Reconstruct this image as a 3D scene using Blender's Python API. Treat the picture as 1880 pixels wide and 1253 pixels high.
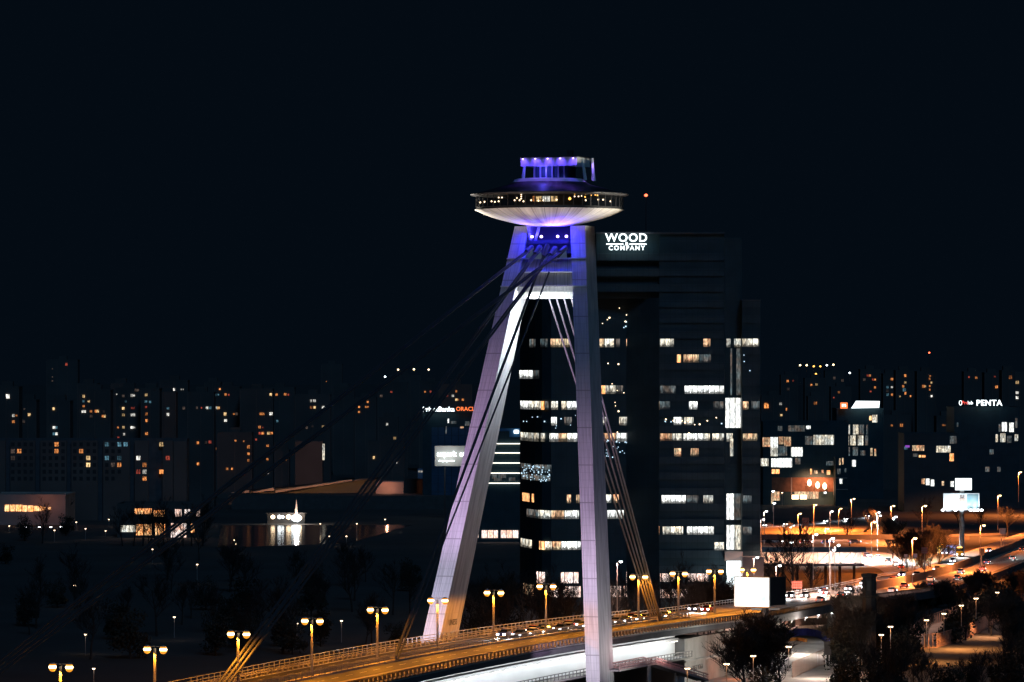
import bpy, math, random
from mathutils import Vector, Matrix, Euler
random.seed(11)
for o in list(bpy.data.objects): bpy.data.objects.remove(o)
S = bpy.context.scene
C = S.collection
R = math.radians
F = 8250.0          # focal length in photograph pixels
HC = 60.0           # eye height above the south bank
HY = 686.0          # row of the horizon

# ------------------------------------------------------------------ camera, world, light, exposure
cd = bpy.data.cameras.new('camera'); cam = bpy.data.objects.new('camera', cd); C.objects.link(cam)
cam.location = (0, 0, HC); cam.rotation_euler = (R(90), 0, 0)
cd.sensor_width = 36; cd.lens = 36*F/1880; cd.shift_y = (HY-626.5)/1880
cd.clip_start = 1; cd.clip_end = 60000
S.camera = cam
w = bpy.data.worlds.new('World'); S.world = w; w.use_nodes = True
wn = w.node_tree.nodes; wl = w.node_tree.links
bgn = wn['Background']
bgn.inputs[0].default_value = (0.00125, 0.0034, 0.0066, 1); bgn.inputs[1].default_value = 1.0
sd = bpy.data.lights.new('night_fill', 'SUN'); sd.energy = 0.32; sd.angle = R(12); sd.color = (0.22, 0.55, 1.0)  # weak blue sun added to lift the unlit surfaces, not a real moon
so = bpy.data.objects.new('night_fill', sd); C.objects.link(so); so.rotation_euler = (R(52), 0, R(12))
S.view_settings.view_transform = 'Standard'; S.view_settings.look = 'None'
S.view_settings.exposure = 0; S.view_settings.gamma = 1
S.render.engine = 'CYCLES'
S.cycles.use_denoising = True
S.cycles.sample_clamp_indirect = 3
S.cycles.sample_clamp_direct = 0
S.cycles.max_bounces = 4; S.cycles.diffuse_bounces = 2; S.cycles.glossy_bounces = 2
S.cycles.caustics_reflective = False; S.cycles.caustics_refractive = False
S.cycles.use_light_tree = True

# ------------------------------------------------------------------ placing
def P(px, py, Y): return Vector(((px-940)*Y/F, Y, HC-(py-HY)*Y/F))
def G(px, py, z=0.0):
    Y = (HC-z)*F/(py-HY); return Vector(((px-940)*Y/F, Y, z))
def pxof(v): return 940+v[0]*F/max(v[1], 1)
def zdeck(Y):
    d = Y-785
    return 12-(d/(93 if d < 0 else 100))**2
def bend(u):        # the deck line curves very slightly away on both sides of the pylon
    return -.00033*(-40-u)**2 if u < -40 else -.00018*(u-60)**2 if u > 60 else 0.0
def WB(u, t, z=0.0): return Vector((-12.7+.332*u+.943*t+bend(u), 770+.943*u-.332*t, z))
def WD(u, t, dz=0.0):
    v = WB(u, t); v.z = zdeck(770+.943*u)+dz; return v
BROT = math.atan2(.943, .332)      # bridge direction

# ------------------------------------------------------------------ mesh building
class MB:
    def __init__(s): s.v = []; s.f = []; s.uv = []; s.hasuv = False
    def add(s, vs, fs, uvs=None):
        k = len(s.v); s.v += [tuple(v) for v in vs]; s.f += [tuple(i+k for i in f) for f in fs]
        if uvs: s.hasuv = True; s.uv += uvs
        else: s.uv += [[(0, 0)]*len(f) for f in fs]
        return s
    def box(s, c, d, rz=0, M=None):
        hx, hy, hz = d[0]/2, d[1]/2, d[2]/2
        vs = [Vector((x*hx, y*hy, z*hz)) for z in (-1, 1) for y in (-1, 1) for x in (-1, 1)]
        m = M or Matrix.Rotation(rz, 3, 'Z')
        c = Vector(c)
        return s.add([m@v+c for v in vs], [(0,2,3,1),(4,5,7,6),(0,1,5,4),(2,6,7,3),(0,4,6,2),(1,3,7,5)])
    def hexa(s, vs):   # 8 corners: bottom 4 (ccw), top 4
        return s.add(vs, [(3,2,1,0),(4,5,6,7),(0,1,5,4),(1,2,6,5),(2,3,7,6),(3,0,4,7)])
    def tube(s, a, b, ra, rb=None, n=6, cap=True):
        a = Vector(a); b = Vector(b); rb = ra if rb is None else rb
        d = (b-a)
        if d.length < 1e-6: return s
        d.normalize()
        x = d.orthogonal().normalized(); y = d.cross(x)
        vs = []
        for c, r in ((a, ra), (b, rb)):
            for i in range(n):
                q = 2*math.pi*i/n; vs.append(c+x*math.cos(q)*r+y*math.sin(q)*r)
        fs = [(i, (i+1) % n, n+(i+1) % n, n+i) for i in range(n)]
        if cap: fs += [tuple(range(n-1, -1, -1)), tuple(range(n, 2*n))]
        return s.add(vs, fs)
    def lathe(s, prof, n=24, c=(0, 0, 0)):
        c = Vector(c); vs = []
        for r, z in prof:
            for i in range(n):
                q = 2*math.pi*i/n; vs.append((c.x+r*math.cos(q), c.y+r*math.sin(q), c.z+z))
        fs = []; uvs = []
        for j in range(len(prof)-1):
            for i in range(n):
                i2 = (i+1) % n
                fs.append((j*n+i, j*n+i2, (j+1)*n+i2, (j+1)*n+i))
                uvs.append([(i/n, j/(len(prof)-1)), ((i+1)/n, j/(len(prof)-1)), ((i+1)/n, (j+1)/(len(prof)-1)), (i/n, (j+1)/(len(prof)-1))])
        return s.add(vs, fs, uvs)
    def sweep(s, pts, prof, close=True):
        # prof: list of (side, up); pts: list of Vector (path in plan)
        vs = []; n = len(prof)
        for i, p in enumerate(pts):
            a = pts[max(0, i-1)]; b = pts[min(len(pts)-1, i+1)]
            d = Vector((b.x-a.x, b.y-a.y, 0)).normalized(); sd_ = Vector((d.y, -d.x, 0))
            for q in prof: vs.append(p+sd_*q[0]+Vector((0, 0, q[1])))
        fs = []
        m = n if close else n-1
        for i in range(len(pts)-1):
            for j in range(m):
                j2 = (j+1) % n
                fs.append((i*n+j, i*n+j2, (i+1)*n+j2, (i+1)*n+j))
        if close: fs += [tuple(range(n-1, -1, -1)), tuple(range((len(pts)-1)*n, len(pts)*n))]
        return s.add(vs, fs)
    def mesh(s, name):
        me = bpy.data.meshes.new(name); me.from_pydata(s.v, [], s.f)
        if s.hasuv:
            l = me.uv_layers.new(name='UVMap'); k = 0
            flat = [c for f in s.uv for p in f for c in p]
            l.data.foreach_set('uv', flat)
        me.validate(); me.update(); return me
    def build(s, name, m=None, parent=None, smooth=False):
        me = s.mesh(name)
        if m: me.materials.append(m)
        if smooth:
            me.polygons.foreach_set('use_smooth', [True]*len(me.polygons))
        return link(name, me, parent)
def link(name, me, parent=None, loc=None, rz=None):
    o = bpy.data.objects.new(name, me); C.objects.link(o)
    if parent: o.parent = parent
    if loc is not None: o.location = loc
    if rz is not None: o.rotation_euler = (0, 0, rz)
    return o
def tag(o, label=None, cat=None, group=None, kind=None):
    if label: o['label'] = label
    if cat: o['category'] = cat
    if group: o['group'] = group
    if kind: o['kind'] = kind
    return o
def struct(o): o['kind'] = 'structure'; return o
def empty(name, loc=(0, 0, 0), rz=0, label=None, cat=None, group=None):
    o = bpy.data.objects.new(name, None); C.objects.link(o); o.location = loc; o.rotation_euler = (0, 0, rz)
    o.empty_display_size = .3
    return tag(o, label, cat, group)
def copy_tree(o, parent=None):
    c = o.copy(); C.objects.link(c); c.parent = parent
    for ch in list(o.children): copy_tree(ch, c)
    return c
ORD = ['zeroth','first','second','third','fourth','fifth','sixth','seventh','eighth','ninth','tenth','eleventh','twelfth','thirteenth','fourteenth','fifteenth','sixteenth','seventeenth','eighteenth','nineteenth','twentieth']
TENS = ['', '', 'twenty', 'thirty', 'forty', 'fifty', 'sixty', 'seventy', 'eighty', 'ninety']
def ordinal(n):
    if n <= 20: return ORD[n]
    if n % 10 == 0: return TENS[n//10][:-1]+'ieth'
    return TENS[n//10]+'-'+ORD[n % 10]
def number_labels(objs, template, group):
    """labels from left to right as the row is seen"""
    objs = sorted(objs, key=lambda o: pxof(o.matrix_basis.translation))
    n = len(objs)
    for i, o in enumerate(objs):
        q = 'leftmost' if i == 0 else 'rightmost' if i == n-1 else ordinal(i+1)+' from left'
        o['label'] = template.replace('#', q); o['group'] = group

# ------------------------------------------------------------------ materials
MATS = {}
def newmat(name):
    m = bpy.data.materials.new(name); m.use_nodes = True; MATS[name] = m
    return m, m.node_tree.nodes, m.node_tree.links, m.node_tree.nodes['Principled BSDF']
def surf(name, col, rough=.8, metal=0, var=.25, scale=.4, col2=None, bump=0, spec=.5):
    m, n, l, b = newmat(name)
    b.inputs['Roughness'].default_value = rough; b.inputs['Metallic'].default_value = metal
    b.inputs['Specular IOR Level'].default_value = spec
    g = n.new('ShaderNodeNewGeometry'); t = n.new('ShaderNodeTexNoise'); t.inputs['Scale'].default_value = scale
    t.inputs['Detail'].default_value = 5; l.new(g.outputs['Position'], t.inputs['Vector'])
    r = n.new('ShaderNodeValToRGB'); r.color_ramp.elements[0].position = .3; r.color_ramp.elements[1].position = .7
    c2 = col2 or tuple(c*(1-var) for c in col)
    r.color_ramp.elements[0].color = (*c2, 1); r.color_ramp.elements[1].color = (*[min(1, c*(1+var*.4)) for c in col], 1)
    l.new(t.outputs['Fac'], r.inputs[0]); l.new(r.outputs[0], b.inputs['Base Color'])
    if bump:
        bm = n.new('ShaderNodeBump'); bm.inputs['Strength'].default_value = bump; bm.inputs['Distance'].default_value = .1
        t2 = n.new('ShaderNodeTexNoise'); t2.inputs['Scale'].default_value = scale*12; l.new(g.outputs['Position'], t2.inputs['Vector'])
        l.new(t2.outputs['Fac'], bm.inputs['Height']); l.new(bm.outputs[0], b.inputs['Normal'])
    return m
def emit(name, col, st=1.0, sample=False, var=.5, base=(.05, .05, .05)):
    """lit pane or lamp glass: gives off light; brightness differs a little from object to object"""
    m, n, l, b = newmat(name)
    b.inputs['Base Color'].default_value = (*base, 1); b.inputs['Roughness'].default_value = .5
    b.inputs['Emission Color'].default_value = (*col, 1)
    oi = n.new('ShaderNodeObjectInfo'); mr = n.new('ShaderNodeMapRange')
    mr.inputs['To Min'].default_value = st*(1-var); mr.inputs['To Max'].default_value = st*(1+var*.5)
    l.new(oi.outputs['Random'], mr.inputs['Value']); l.new(mr.outputs[0], b.inputs['Emission Strength'])
    m.cycles.emission_sampling = 'AUTO' if sample else 'NONE'
    return m
def rooms(name, col, col2, st=1.0, pitch=1.37, blinds=3.0, dark=.35, low=.25, floors=None):
    """lit office ribbon: rooms of different warmth behind mullions and blinds"""
    m, n, l, b = newmat(name)
    b.inputs['Base Color'].default_value = (.04, .05, .06, 1); b.inputs['Roughness'].default_value = .3
    g = n.new('ShaderNodeNewGeometry'); sp = n.new('ShaderNodeSeparateXYZ'); l.new(g.outputs['Position'], sp.inputs[0])
    def math_(op, a, bb=None, c=None):
        k = n.new('ShaderNodeMath'); k.operation = op
        for i, x in enumerate((a, bb, c)):
            if x is None: continue
            if isinstance(x, (int, float)): k.inputs[i].default_value = x
            else: l.new(x, k.inputs[i])
        return k.outputs[0]
    xs = math_('DIVIDE', sp.outputs['X'], pitch)
    fr = math_('FRACT', xs); mull = math_('GREATER_THAN', fr, .1)
    cell = math_('FLOOR', xs)
    zc = math_('FLOOR', math_('DIVIDE', sp.outputs['Z'], 3.9))
    cv = n.new('ShaderNodeCombineXYZ'); l.new(cell, cv.inputs[0]); l.new(zc, cv.inputs[1])
    wn_ = n.new('ShaderNodeTexWhiteNoise'); wn_.noise_dimensions = '2D'; l.new(cv.outputs[0], wn_.inputs['Vector'])
    cellv = math_('MULTIPLY_ADD', wn_.outputs['Value'], 1-dark, dark)
    nz = n.new('ShaderNodeTexNoise'); nz.inputs['Scale'].default_value = 1.0; nz.inputs['Detail'].default_value = 3
    mp = n.new('ShaderNodeCombineXYZ'); l.new(math_('MULTIPLY', sp.outputs['X'], blinds), mp.inputs[0]); l.new(math_('MULTIPLY', sp.outputs['Z'], .8), mp.inputs[1])
    l.new(mp.outputs[0], nz.inputs['Vector'])
    bl = math_('MULTIPLY_ADD', nz.outputs['Fac'], 3.4, -1.0); bl = math_('MAXIMUM', bl, low)
    e = math_('MULTIPLY', math_('MULTIPLY', mull, cellv), math_('MULTIPLY', bl, st))
    if floors:   # desks, people and half-drawn blinds against the lit ceiling
        zl = math_('FRACT', math_('MULTIPLY_ADD', sp.outputs['Z'], 1/3.931, .5-floors/3.931))
        n4 = n.new('ShaderNodeTexNoise'); n4.inputs['Scale'].default_value = 1; n4.inputs['Detail'].default_value = 2
        c4 = n.new('ShaderNodeCombineXYZ'); l.new(math_('MULTIPLY', sp.outputs['X'], 1.5), c4.inputs[0]); l.new(zc, c4.inputs[1]); l.new(c4.outputs[0], n4.inputs['Vector'])
        desk = math_('GREATER_THAN', zl, math_('MULTIPLY_ADD', n4.outputs['Fac'], .62, .06))
        band = math_('MULTIPLY_ADD', zl, 1.3, .35)
        e = math_('MULTIPLY', e, math_('MULTIPLY', band, math_('MAXIMUM', desk, .22)))
    mx = n.new('ShaderNodeMix'); mx.data_type = 'RGBA'
    mx.inputs['A'].default_value = (*col, 1); mx.inputs['B'].default_value = (*col2, 1)
    n3 = n.new('ShaderNodeTexNoise'); n3.inputs['Scale'].default_value = .35; l.new(g.outputs['Position'], n3.inputs['Vector'])
    l.new(math_('MULTIPLY_ADD', n3.outputs['Fac'], 3, -1.0), mx.inputs['Factor'])
    l.new(mx.outputs['Result'], b.inputs['Emission Color']); l.new(e, b.inputs['Emission Strength'])
    m.cycles.emission_sampling = 'NONE'
    return m
def grid_mat(name, col, line, px=1.37, pz=3.9, lw=.07, rough=.4, lz=.03, var=.2):
    """cladding with a joint grid (world metres)"""
    m, n, l, b = newmat(name); b.inputs['Roughness'].default_value = rough+.2; b.inputs['Specular IOR Level'].default_value = .2
    g = n.new('ShaderNodeNewGeometry'); sp = n.new('ShaderNodeSeparateXYZ'); l.new(g.outputs['Position'], sp.inputs[0])
    out = []
    for ax, p, wd in (('X', px, lw), ('Z', pz, lz)):
        d = n.new('ShaderNodeMath'); d.operation = 'DIVIDE'; l.new(sp.outputs[ax], d.inputs[0]); d.inputs[1].default_value = p
        f = n.new('ShaderNodeMath'); f.operation = 'FRACT'; l.new(d.outputs[0], f.inputs[0])
        k = n.new('ShaderNodeMath'); k.operation = 'LESS_THAN'; l.new(f.outputs[0], k.inputs[0]); k.inputs[1].default_value = wd
        out.append(k.outputs[0])
    mm = n.new('ShaderNodeMath'); mm.operation = 'MAXIMUM'; l.new(out[0], mm.inputs[0]); l.new(out[1], mm.inputs[1])
    nz = n.new('ShaderNodeTexNoise'); nz.inputs['Scale'].default_value = .25; l.new(g.outputs['Position'], nz.inputs['Vector'])
    r = n.new('ShaderNodeValToRGB'); r.color_ramp.elements[0].position = .35; r.color_ramp.elements[1].position = .65
    r.color_ramp.elements[0].color = (*[c*(1-var) for c in col], 1); r.color_ramp.elements[1].color = (*col, 1)
    l.new(nz.outputs['Fac'], r.inputs[0])
    mx = n.new('ShaderNodeMix'); mx.data_type = 'RGBA'; l.new(mm.outputs[0], mx.inputs['Factor'])
    l.new(r.outputs[0], mx.inputs['A']); mx.inputs['B'].default_value = (*line, 1)
    l.new(mx.outputs['Result'], b.inputs['Base Color'])
    return m

def uv_concrete(name, col, nu, wu, vper=None, wv=.02, dark=.45, rough=.75):
    """painted panels: joints across (nu per face) and along (vper metres), streaks running down"""
    m, n, l, b = newmat(name); b.inputs['Roughness'].default_value = rough
    uv = n.new('ShaderNodeUVMap'); uv.uv_map = 'UVMap'; sp = n.new('ShaderNodeSeparateXYZ'); l.new(uv.outputs[0], sp.inputs[0])
    def mk(op, a, bb):
        k = n.new('ShaderNodeMath'); k.operation = op
        for i, x in enumerate((a, bb)):
            if x is None: continue
            if isinstance(x, (int, float)): k.inputs[i].default_value = x
            else: l.new(x, k.inputs[i])
        return k.outputs[0]
    a = mk('LESS_THAN', mk('ABSOLUTE', mk('SUBTRACT', mk('FRACT', mk('MULTIPLY', sp.outputs['X'], nu), None), .5), None), wu)
    if vper:
        c = mk('LESS_THAN', mk('ABSOLUTE', mk('SUBTRACT', mk('FRACT', mk('DIVIDE', sp.outputs['Y'], vper), None), .5), None), wv)
        a2 = mk('MULTIPLY', mk('LESS_THAN', mk('ABSOLUTE', mk('SUBTRACT', mk('FRACT', mk('DIVIDE', sp.outputs['Y'], vper/5), None), .5), None), wv*3), .25)
        a = mk('MAXIMUM', a, mk('MAXIMUM', mk('MULTIPLY', c, .9), a2))
    cv = n.new('ShaderNodeCombineXYZ'); l.new(mk('MULTIPLY', sp.outputs['X'], nu*5), cv.inputs[0]); l.new(mk('MULTIPLY', sp.outputs['Y'], .15), cv.inputs[1])
    nz = n.new('ShaderNodeTexNoise'); nz.inputs['Scale'].default_value = 1; nz.inputs['Detail'].default_value = 5; l.new(cv.outputs[0], nz.inputs['Vector'])
    r = n.new('ShaderNodeValToRGB'); r.color_ramp.elements[0].position = .35; r.color_ramp.elements[1].position = .6
    r.color_ramp.elements[0].color = (*[x*.66 for x in col], 1); r.color_ramp.elements[1].color = (*col, 1); l.new(nz.outputs['Fac'], r.inputs[0])
    mx = n.new('ShaderNodeMix'); mx.data_type = 'RGBA'; l.new(a, mx.inputs['Factor']); l.new(r.outputs[0], mx.inputs['A'])
    mx.inputs['B'].default_value = (*[x*dark for x in col], 1); l.new(mx.outputs['Result'], b.inputs['Base Color'])
    return m

M_ground = surf('park_ground', (.058, .060, .060), .95, var=.35, scale=.03)
M_grass = surf('verge_grass', (.13, .075, .03), .95, var=.5, scale=.25, col2=(.05, .06, .02))
M_asph = surf('asphalt', (.032, .031, .03), .75, var=.3, scale=.35, bump=.2)
M_asph2 = surf('worn_asphalt', (.12, .105, .095), .7, var=.3, scale=.3, bump=.2)
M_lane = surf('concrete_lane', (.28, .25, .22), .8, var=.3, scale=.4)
M_conc = surf('concrete', (.34, .32, .30), .85, var=.3, scale=.25)
M_concd = surf('dark_concrete', (.09, .09, .10), .85, var=.3, scale=.3)
M_white = surf('white_paint', (.78, .79, .80), .55, var=.06, scale=.15)
M_line = surf('line_paint', (.7, .7, .68), .7, var=.2, scale=2)
M_steel = surf('galvanised_steel', (.38, .38, .38), .45, .3, var=.2, scale=2)
M_dsteel = surf('dark_steel', (.06, .06, .065), .5, .3, var=.2, scale=2)
M_black = surf('black_metal', (.025, .026, .028), .6, var=.1)
M_cable = surf('cable_sheath', (.05, .055, .065), .8, 0, var=.2, scale=.2)
M_leg = uv_concrete('pylon_panels', (.56, .53, .55), 4, .022, 6.7, .014)
M_legside = uv_concrete('pylon_side', (.55, .54, .55), 2, .006, 6.7, .006, dark=.8)
M_bowl = uv_concrete('saucer_panels', (.62, .58, .53), 36, .045, None, dark=.5)
M_roofm = surf('saucer_roof', (.022, .022, .026), .5, var=.3, scale=.5)
M_glassd = grid_mat('dark_glass', (.032, .066, .080), (.022, .05, .06), rough=.35)
M_band = grid_mat('spandrel_panels', (.050, .085, .10), (.03, .05, .06), lw=.06, rough=.6)
M_bark = surf('bark', (.022, .020, .019), .95, var=.4, scale=1.5)
M_leafd = surf('dark_leaves', (.020, .024, .017), .9, var=.5, scale=.8)
M_leafy = surf('yellow_leaves', (.22, .14, .03), .9, var=.5, scale=.8)
M_plat = surf('panel_wall', (.085, .08, .078), .9, var=.25, scale=.05)
M_plat2 = surf('rendered_wall', (.14, .105, .095), .9, var=.25, scale=.05)
M_brick = surf('brown_brick', (.20, .09, .055), .9, var=.3, scale=.6)
M_pink = surf('pale_render_and_lamp_glow', (.42, .33, .29), .9, var=.2, scale=.2)
M_redsign = surf('red_sign_back', (.45, .10, .06), .6, var=.1)
M_blueg = surf('blue_paint', (.10, .12, .55), .7, var=.3, scale=.8)
M_orange = surf('orange_paint_and_lit_border', (.6, .25, .05), .7, var=.3, scale=.8)
M_stone = surf('old_stone', (.022, .022, .022), .9, var=.4, scale=.8)
m_, n_, l_, b_ = newmat('water'); b_.inputs['Base Color'].default_value = (.004, .008, .012, 1); b_.inputs['Roughness'].default_value = .12
nw_ = n_.new('ShaderNodeTexNoise'); nw_.inputs['Scale'].default_value = .35; bw_ = n_.new('ShaderNodeBump'); bw_.inputs['Strength'].default_value = .25; bw_.inputs['Distance'].default_value = .12
gw_ = n_.new('ShaderNodeNewGeometry'); l_.new(gw_.outputs['Position'], nw_.inputs['Vector']); l_.new(nw_.outputs['Fac'], bw_.inputs['Height']); l_.new(bw_.outputs[0], b_.inputs['Normal'])
M_water = m_
def pane(name, col, st, var=.75):
    """curtained flat window: two casements, lit unevenly, each a little different"""
    m = emit(name, col, st, var=var); n = m.node_tree.nodes; l = m.node_tree.links; b = n['Principled BSDF']
    tc = n.new('ShaderNodeTexCoord'); sp = n.new('ShaderNodeSeparateXYZ'); l.new(tc.outputs['Generated'], sp.inputs[0])
    oi = n.new('ShaderNodeObjectInfo')
    def mk(op, a, bb=None, c=None):
        k = n.new('ShaderNodeMath'); k.operation = op
        for i, x in enumerate((a, bb, c)):
            if x is None: continue
            if isinstance(x, (int, float)): k.inputs[i].default_value = x
            else: l.new(x, k.inputs[i])
        return k.outputs[0]
    mull = mk('GREATER_THAN', mk('ABSOLUTE', mk('SUBTRACT', sp.outputs['X'], mk('MULTIPLY_ADD', oi.outputs['Random'], .3, .35))), .06)
    cv = n.new('ShaderNodeCombineXYZ'); l.new(mk('MULTIPLY', sp.outputs['X'], 2.2), cv.inputs[0]); l.new(mk('MULTIPLY', sp.outputs['Z'], 1.6), cv.inputs[2]); l.new(mk('MULTIPLY', oi.outputs['Random'], 97), cv.inputs[1])
    nz = n.new('ShaderNodeTexNoise'); nz.inputs['Scale'].default_value = 1.3; l.new(cv.outputs[0], nz.inputs['Vector'])
    f = mk('MAXIMUM', mk('MULTIPLY_ADD', nz.outputs['Fac'], 4.2, -1.2), .08)
    src = b.inputs['Emission Strength'].links[0].from_socket
    l.new(mk('MULTIPLY', mk('MULTIPLY', src, f), mk('MAXIMUM', mull, .15)), b.inputs['Emission Strength'])
    return m
E_w = pane('window_white', (1, .97, .88), 1.1)
E_y = pane('window_warm', (1, .66, .30), 1.0)
E_o = pane('window_orange', (1, .34, .09), .9)
E_r = pane('window_red', (.8, .12, .07), .5)
E_b = pane('window_blue', (.25, .6, .8), .28)
E_d = pane('window_dim', (.55, .38, .30), .12)
E_sw = emit('sign_white', (.85, .97, 1), 2.6, var=0)
E_so = emit('sign_orange', (1, .2, .05), 1.6, var=0)
E_sr = emit('sign_red', (1, .08, .06), 1.2, var=0)
E_tube = emit('tube_light', (1, .93, .80), 2.5, var=0)
E_sod = emit('sodium_bulb', (1, .74, .36), 7.0, var=0)
E_amb = emit('amber_halo', (1, .36, .03), 1.1, var=0)
E_wht = emit('white_bulb', (.9, .97, 1), 7.0, var=0)
E_warm = emit('warm_bulb_and_glint', (1, .72, .45), 5.0, var=0)
E_blu = emit('violet_bulb', (.55, .40, 1), 7.0, var=0)
E_b2 = emit('glint_blue', (.55, .8, 1), 1.6, var=0)
E_red = emit('red_bulb', (1, .12, .05), 5.0, var=0)
E_head = emit('headlight_glass', (.9, .96, 1), 14.0, var=0)
E_tail = emit('taillight_glass', (1, .10, .03), 5.0, var=0)
E_amber = emit('amber_glass', (1, .45, .08), 5.0, var=0)
RM_w = rooms('office_white', (.95, 1, .93), (1, .85, .62), 1.5)
RM_y = rooms('office_warm', (1, .80, .50), (1, .45, .22), 1.35)
RM_b = rooms('office_bright', (1, 1, .92), (.95, 1, 1), 2.1, dark=.7, low=.5)
RM_d = rooms('office_dim', (.35, .55, .62), (.6, .45, .35), .35)
ZF = HC-(630-HY)*1130/F
RT_w = rooms('tower_white', (.95, 1, .93), (1, .85, .62), 1.7, floors=ZF)
RT_y = rooms('tower_warm', (1, .80, .50), (1, .45, .22), 1.5, floors=ZF)
RT_b = rooms('tower_bright', (1, 1, .92), (.95, 1, 1), 2.3, dark=.6, low=.4, floors=ZF)
RT_d = rooms('tower_dim', (.35, .55, .62), (.6, .45, .35), .4, floors=ZF)
RM_o = rooms('shop_orange', (1, .30, .07), (1, .60, .28), 2.8, pitch=2.4, dark=.6, low=.45)
RM_p = rooms('shop_pink', (1, .55, .40), (1, .85, .8), 2.2, pitch=2.2, dark=.7, low=.5)

def light(kind, name, loc, power, col, parent=None, to=None, size=.3, spot=None, blend=.5, sy=None):
    ld = bpy.data.lights.new(name, kind); ld.energy = power; ld.color = col
    if kind in ('POINT', 'SPOT'): ld.shadow_soft_size = size
    if kind == 'SPOT': ld.spot_size = R(spot or 90); ld.spot_blend = blend
    if kind == 'AREA':
        ld.shape = 'RECTANGLE'; ld.size = size; ld.size_y = sy or size
    o = bpy.data.objects.new(name, ld); C.objects.link(o)
    if parent: o.parent = parent
    o.location = loc
    if to is not None:
        o.rotation_euler = (Vector(to)-Vector(loc)).to_track_quat('-Z', 'Y').to_euler()
    return o

# ================================================================== setting: ground, water, roads
def sheet(name, pts, z, m):
    o = MB().add([(p[0], p[1], z if z is not None else p[2]) for p in pts], [tuple(range(len(pts)))]).build(name, m)
    return struct(o)
gb = MB().add([(-9000, 250, 0), (9000, 250, 0), (9000, 24000, 0), (-9000, 24000, 0)], [(0, 1, 2, 3)])
struct(gb.build('ground', M_ground))
struct(MB().add([(x, y, .05) for x, y in [(G(400, 1006).x, G(400, 1006).y), (G(640, 998).x, G(640, 998).y), (G(760, 964).x, G(760, 964).y), (G(405, 965).x, G(405, 965).y)]], [(0, 1, 2, 3)]).build('water', M_water))

# ------------------------------------------------------------------ road after the bridge
PW = [(49.6, 906, 10.5)] + [tuple(G(a, b, z)) for a, b, z in ((1538, 1110, 8), (1640, 1096, 6), (1725, 1084, 4.5), (1800, 1062, 3), (1880, 1032, 1.5), (1960, 996, .9))]
PF = [(24.0, 915.6, 10.3)] + [tuple(G(a, b, z)) for a, b, z in ((1415, 1099, 8), (1510, 1084, 6), (1610, 1062, 4.5), (1700, 1040, 3), (1790, 1008, 1.5), (1890, 973, .9))]
def interp(pl, f):
    f = max(0, min(len(pl)-1.0001, f)); i = int(f); k = f-i
    # catmull for smoothness
    p0 = Vector(pl[max(0, i-1)]); p1 = Vector(pl[i]); p2 = Vector(pl[i+1]); p3 = Vector(pl[min(len(pl)-1, i+2)])
    return 0.5*((2*p1)+(p2-p0)*k+(2*p0-5*p1+4*p2-p3)*k*k+(3*p1-p0-3*p2+p3)*k*k*k)
def RD(f, s, dz=0.0):
    """point on the road after the bridge: f along (0..6), s across (0 far edge .. 1 near edge)"""
    a = interp(PF, f); b = interp(PW, f); p = a.lerp(b, s); p.z += dz; return p
def strip(name, fs, s0, s1, dz, m, kind='structure'):
    vs = []; fc = []
    for i, f in enumerate(fs):
        vs += [RD(f, s0, dz), RD(f, s1, dz)]
        if i: fc.append((2*i-2, 2*i-1, 2*i+1, 2*i))
    o = MB().add(vs, fc).build(name, m)
    if kind: o['kind'] = kind
    return o
FS = [i*.125 for i in range(49)]
strip('road', FS, 0, 1, .0, M_asph2)
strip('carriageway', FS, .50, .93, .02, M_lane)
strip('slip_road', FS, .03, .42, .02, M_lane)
lm = MB()
for s in (.05, .40, .52, .92):
    for i in range(len(FS)-1):
        a = RD(FS[i], s-.002, .04); b = RD(FS[i], s+.004, .04); c = RD(FS[i+1], s+.004, .04); d = RD(FS[i+1], s-.002, .04)
        lm.add([a, b, c, d], [(0, 1, 2, 3)])
for s in (.22, .72):
    for i in range(0, 240):
        f = i*.025
        if i % 2: continue
        a = RD(f, s-.003, .04); b = RD(f, s+.004, .04); c = RD(f+.012, s+.004, .04); d = RD(f+.012, s-.003, .04)
        lm.add([a, b, c, d], [(0, 1, 2, 3)])
struct(lm.build('road_markings', M_line))
# deck edge and slab under the descending road, open underneath as far as the ramp reaches the bank
vs = []; fc = []
for i, f in enumerate(FS):
    a = RD(f, 0); b = RD(f, 1); d = 1.6 if f < 3.2 else a.z+.4
    d2 = 1.6 if f < 3.2 else b.z+.4
    vs += [a+Vector((0, 0, -.01)), a-Vector((0, 0, d)), b-Vector((0, 0, d2)), b+Vector((0, 0, -.01))]
    if i:
        k = 4*i
        fc += [(k-4, k-3, k+1, k), (k-3, k-2, k+2, k+1), (k-2, k-1, k+3, k+2)]
struct(MB().add(vs, fc).build('road_embankment', M_concd))
cols = empty('viaduct_pier', (0, 0, 0), 0)
bpy.data.objects.remove(cols)
pro = None; piers = []
for f in (.5, 1.1, 1.7, 2.3, 2.9):
    a = RD(f, .2); b = RD(f, .8)
    for p in (a, b):
        if pro is None:
            mb = MB(); mb.tube((0, 0, 0), (0, 0, 5.0), .9, .9, 12)
            pro = link('viaduct_pier', mb.mesh('viaduct_pier')); pro.data.materials.append(M_conc); q = pro
            cp_ = MB().box((0, 0, 4.7), (3.2, 2.2, .6)).build('pier_cap', M_conc, pro)
        else:
            q = copy_tree(pro)
        q.location = (p.x, p.y, p.z-6.6 if p.z > 6.6 else p.z-6.6); piers.append(q); q['category'] = 'pier'
number_labels(piers, 'round concrete pier under the descending road viaduct, # of the piers', 'piers under the descending road')

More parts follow.
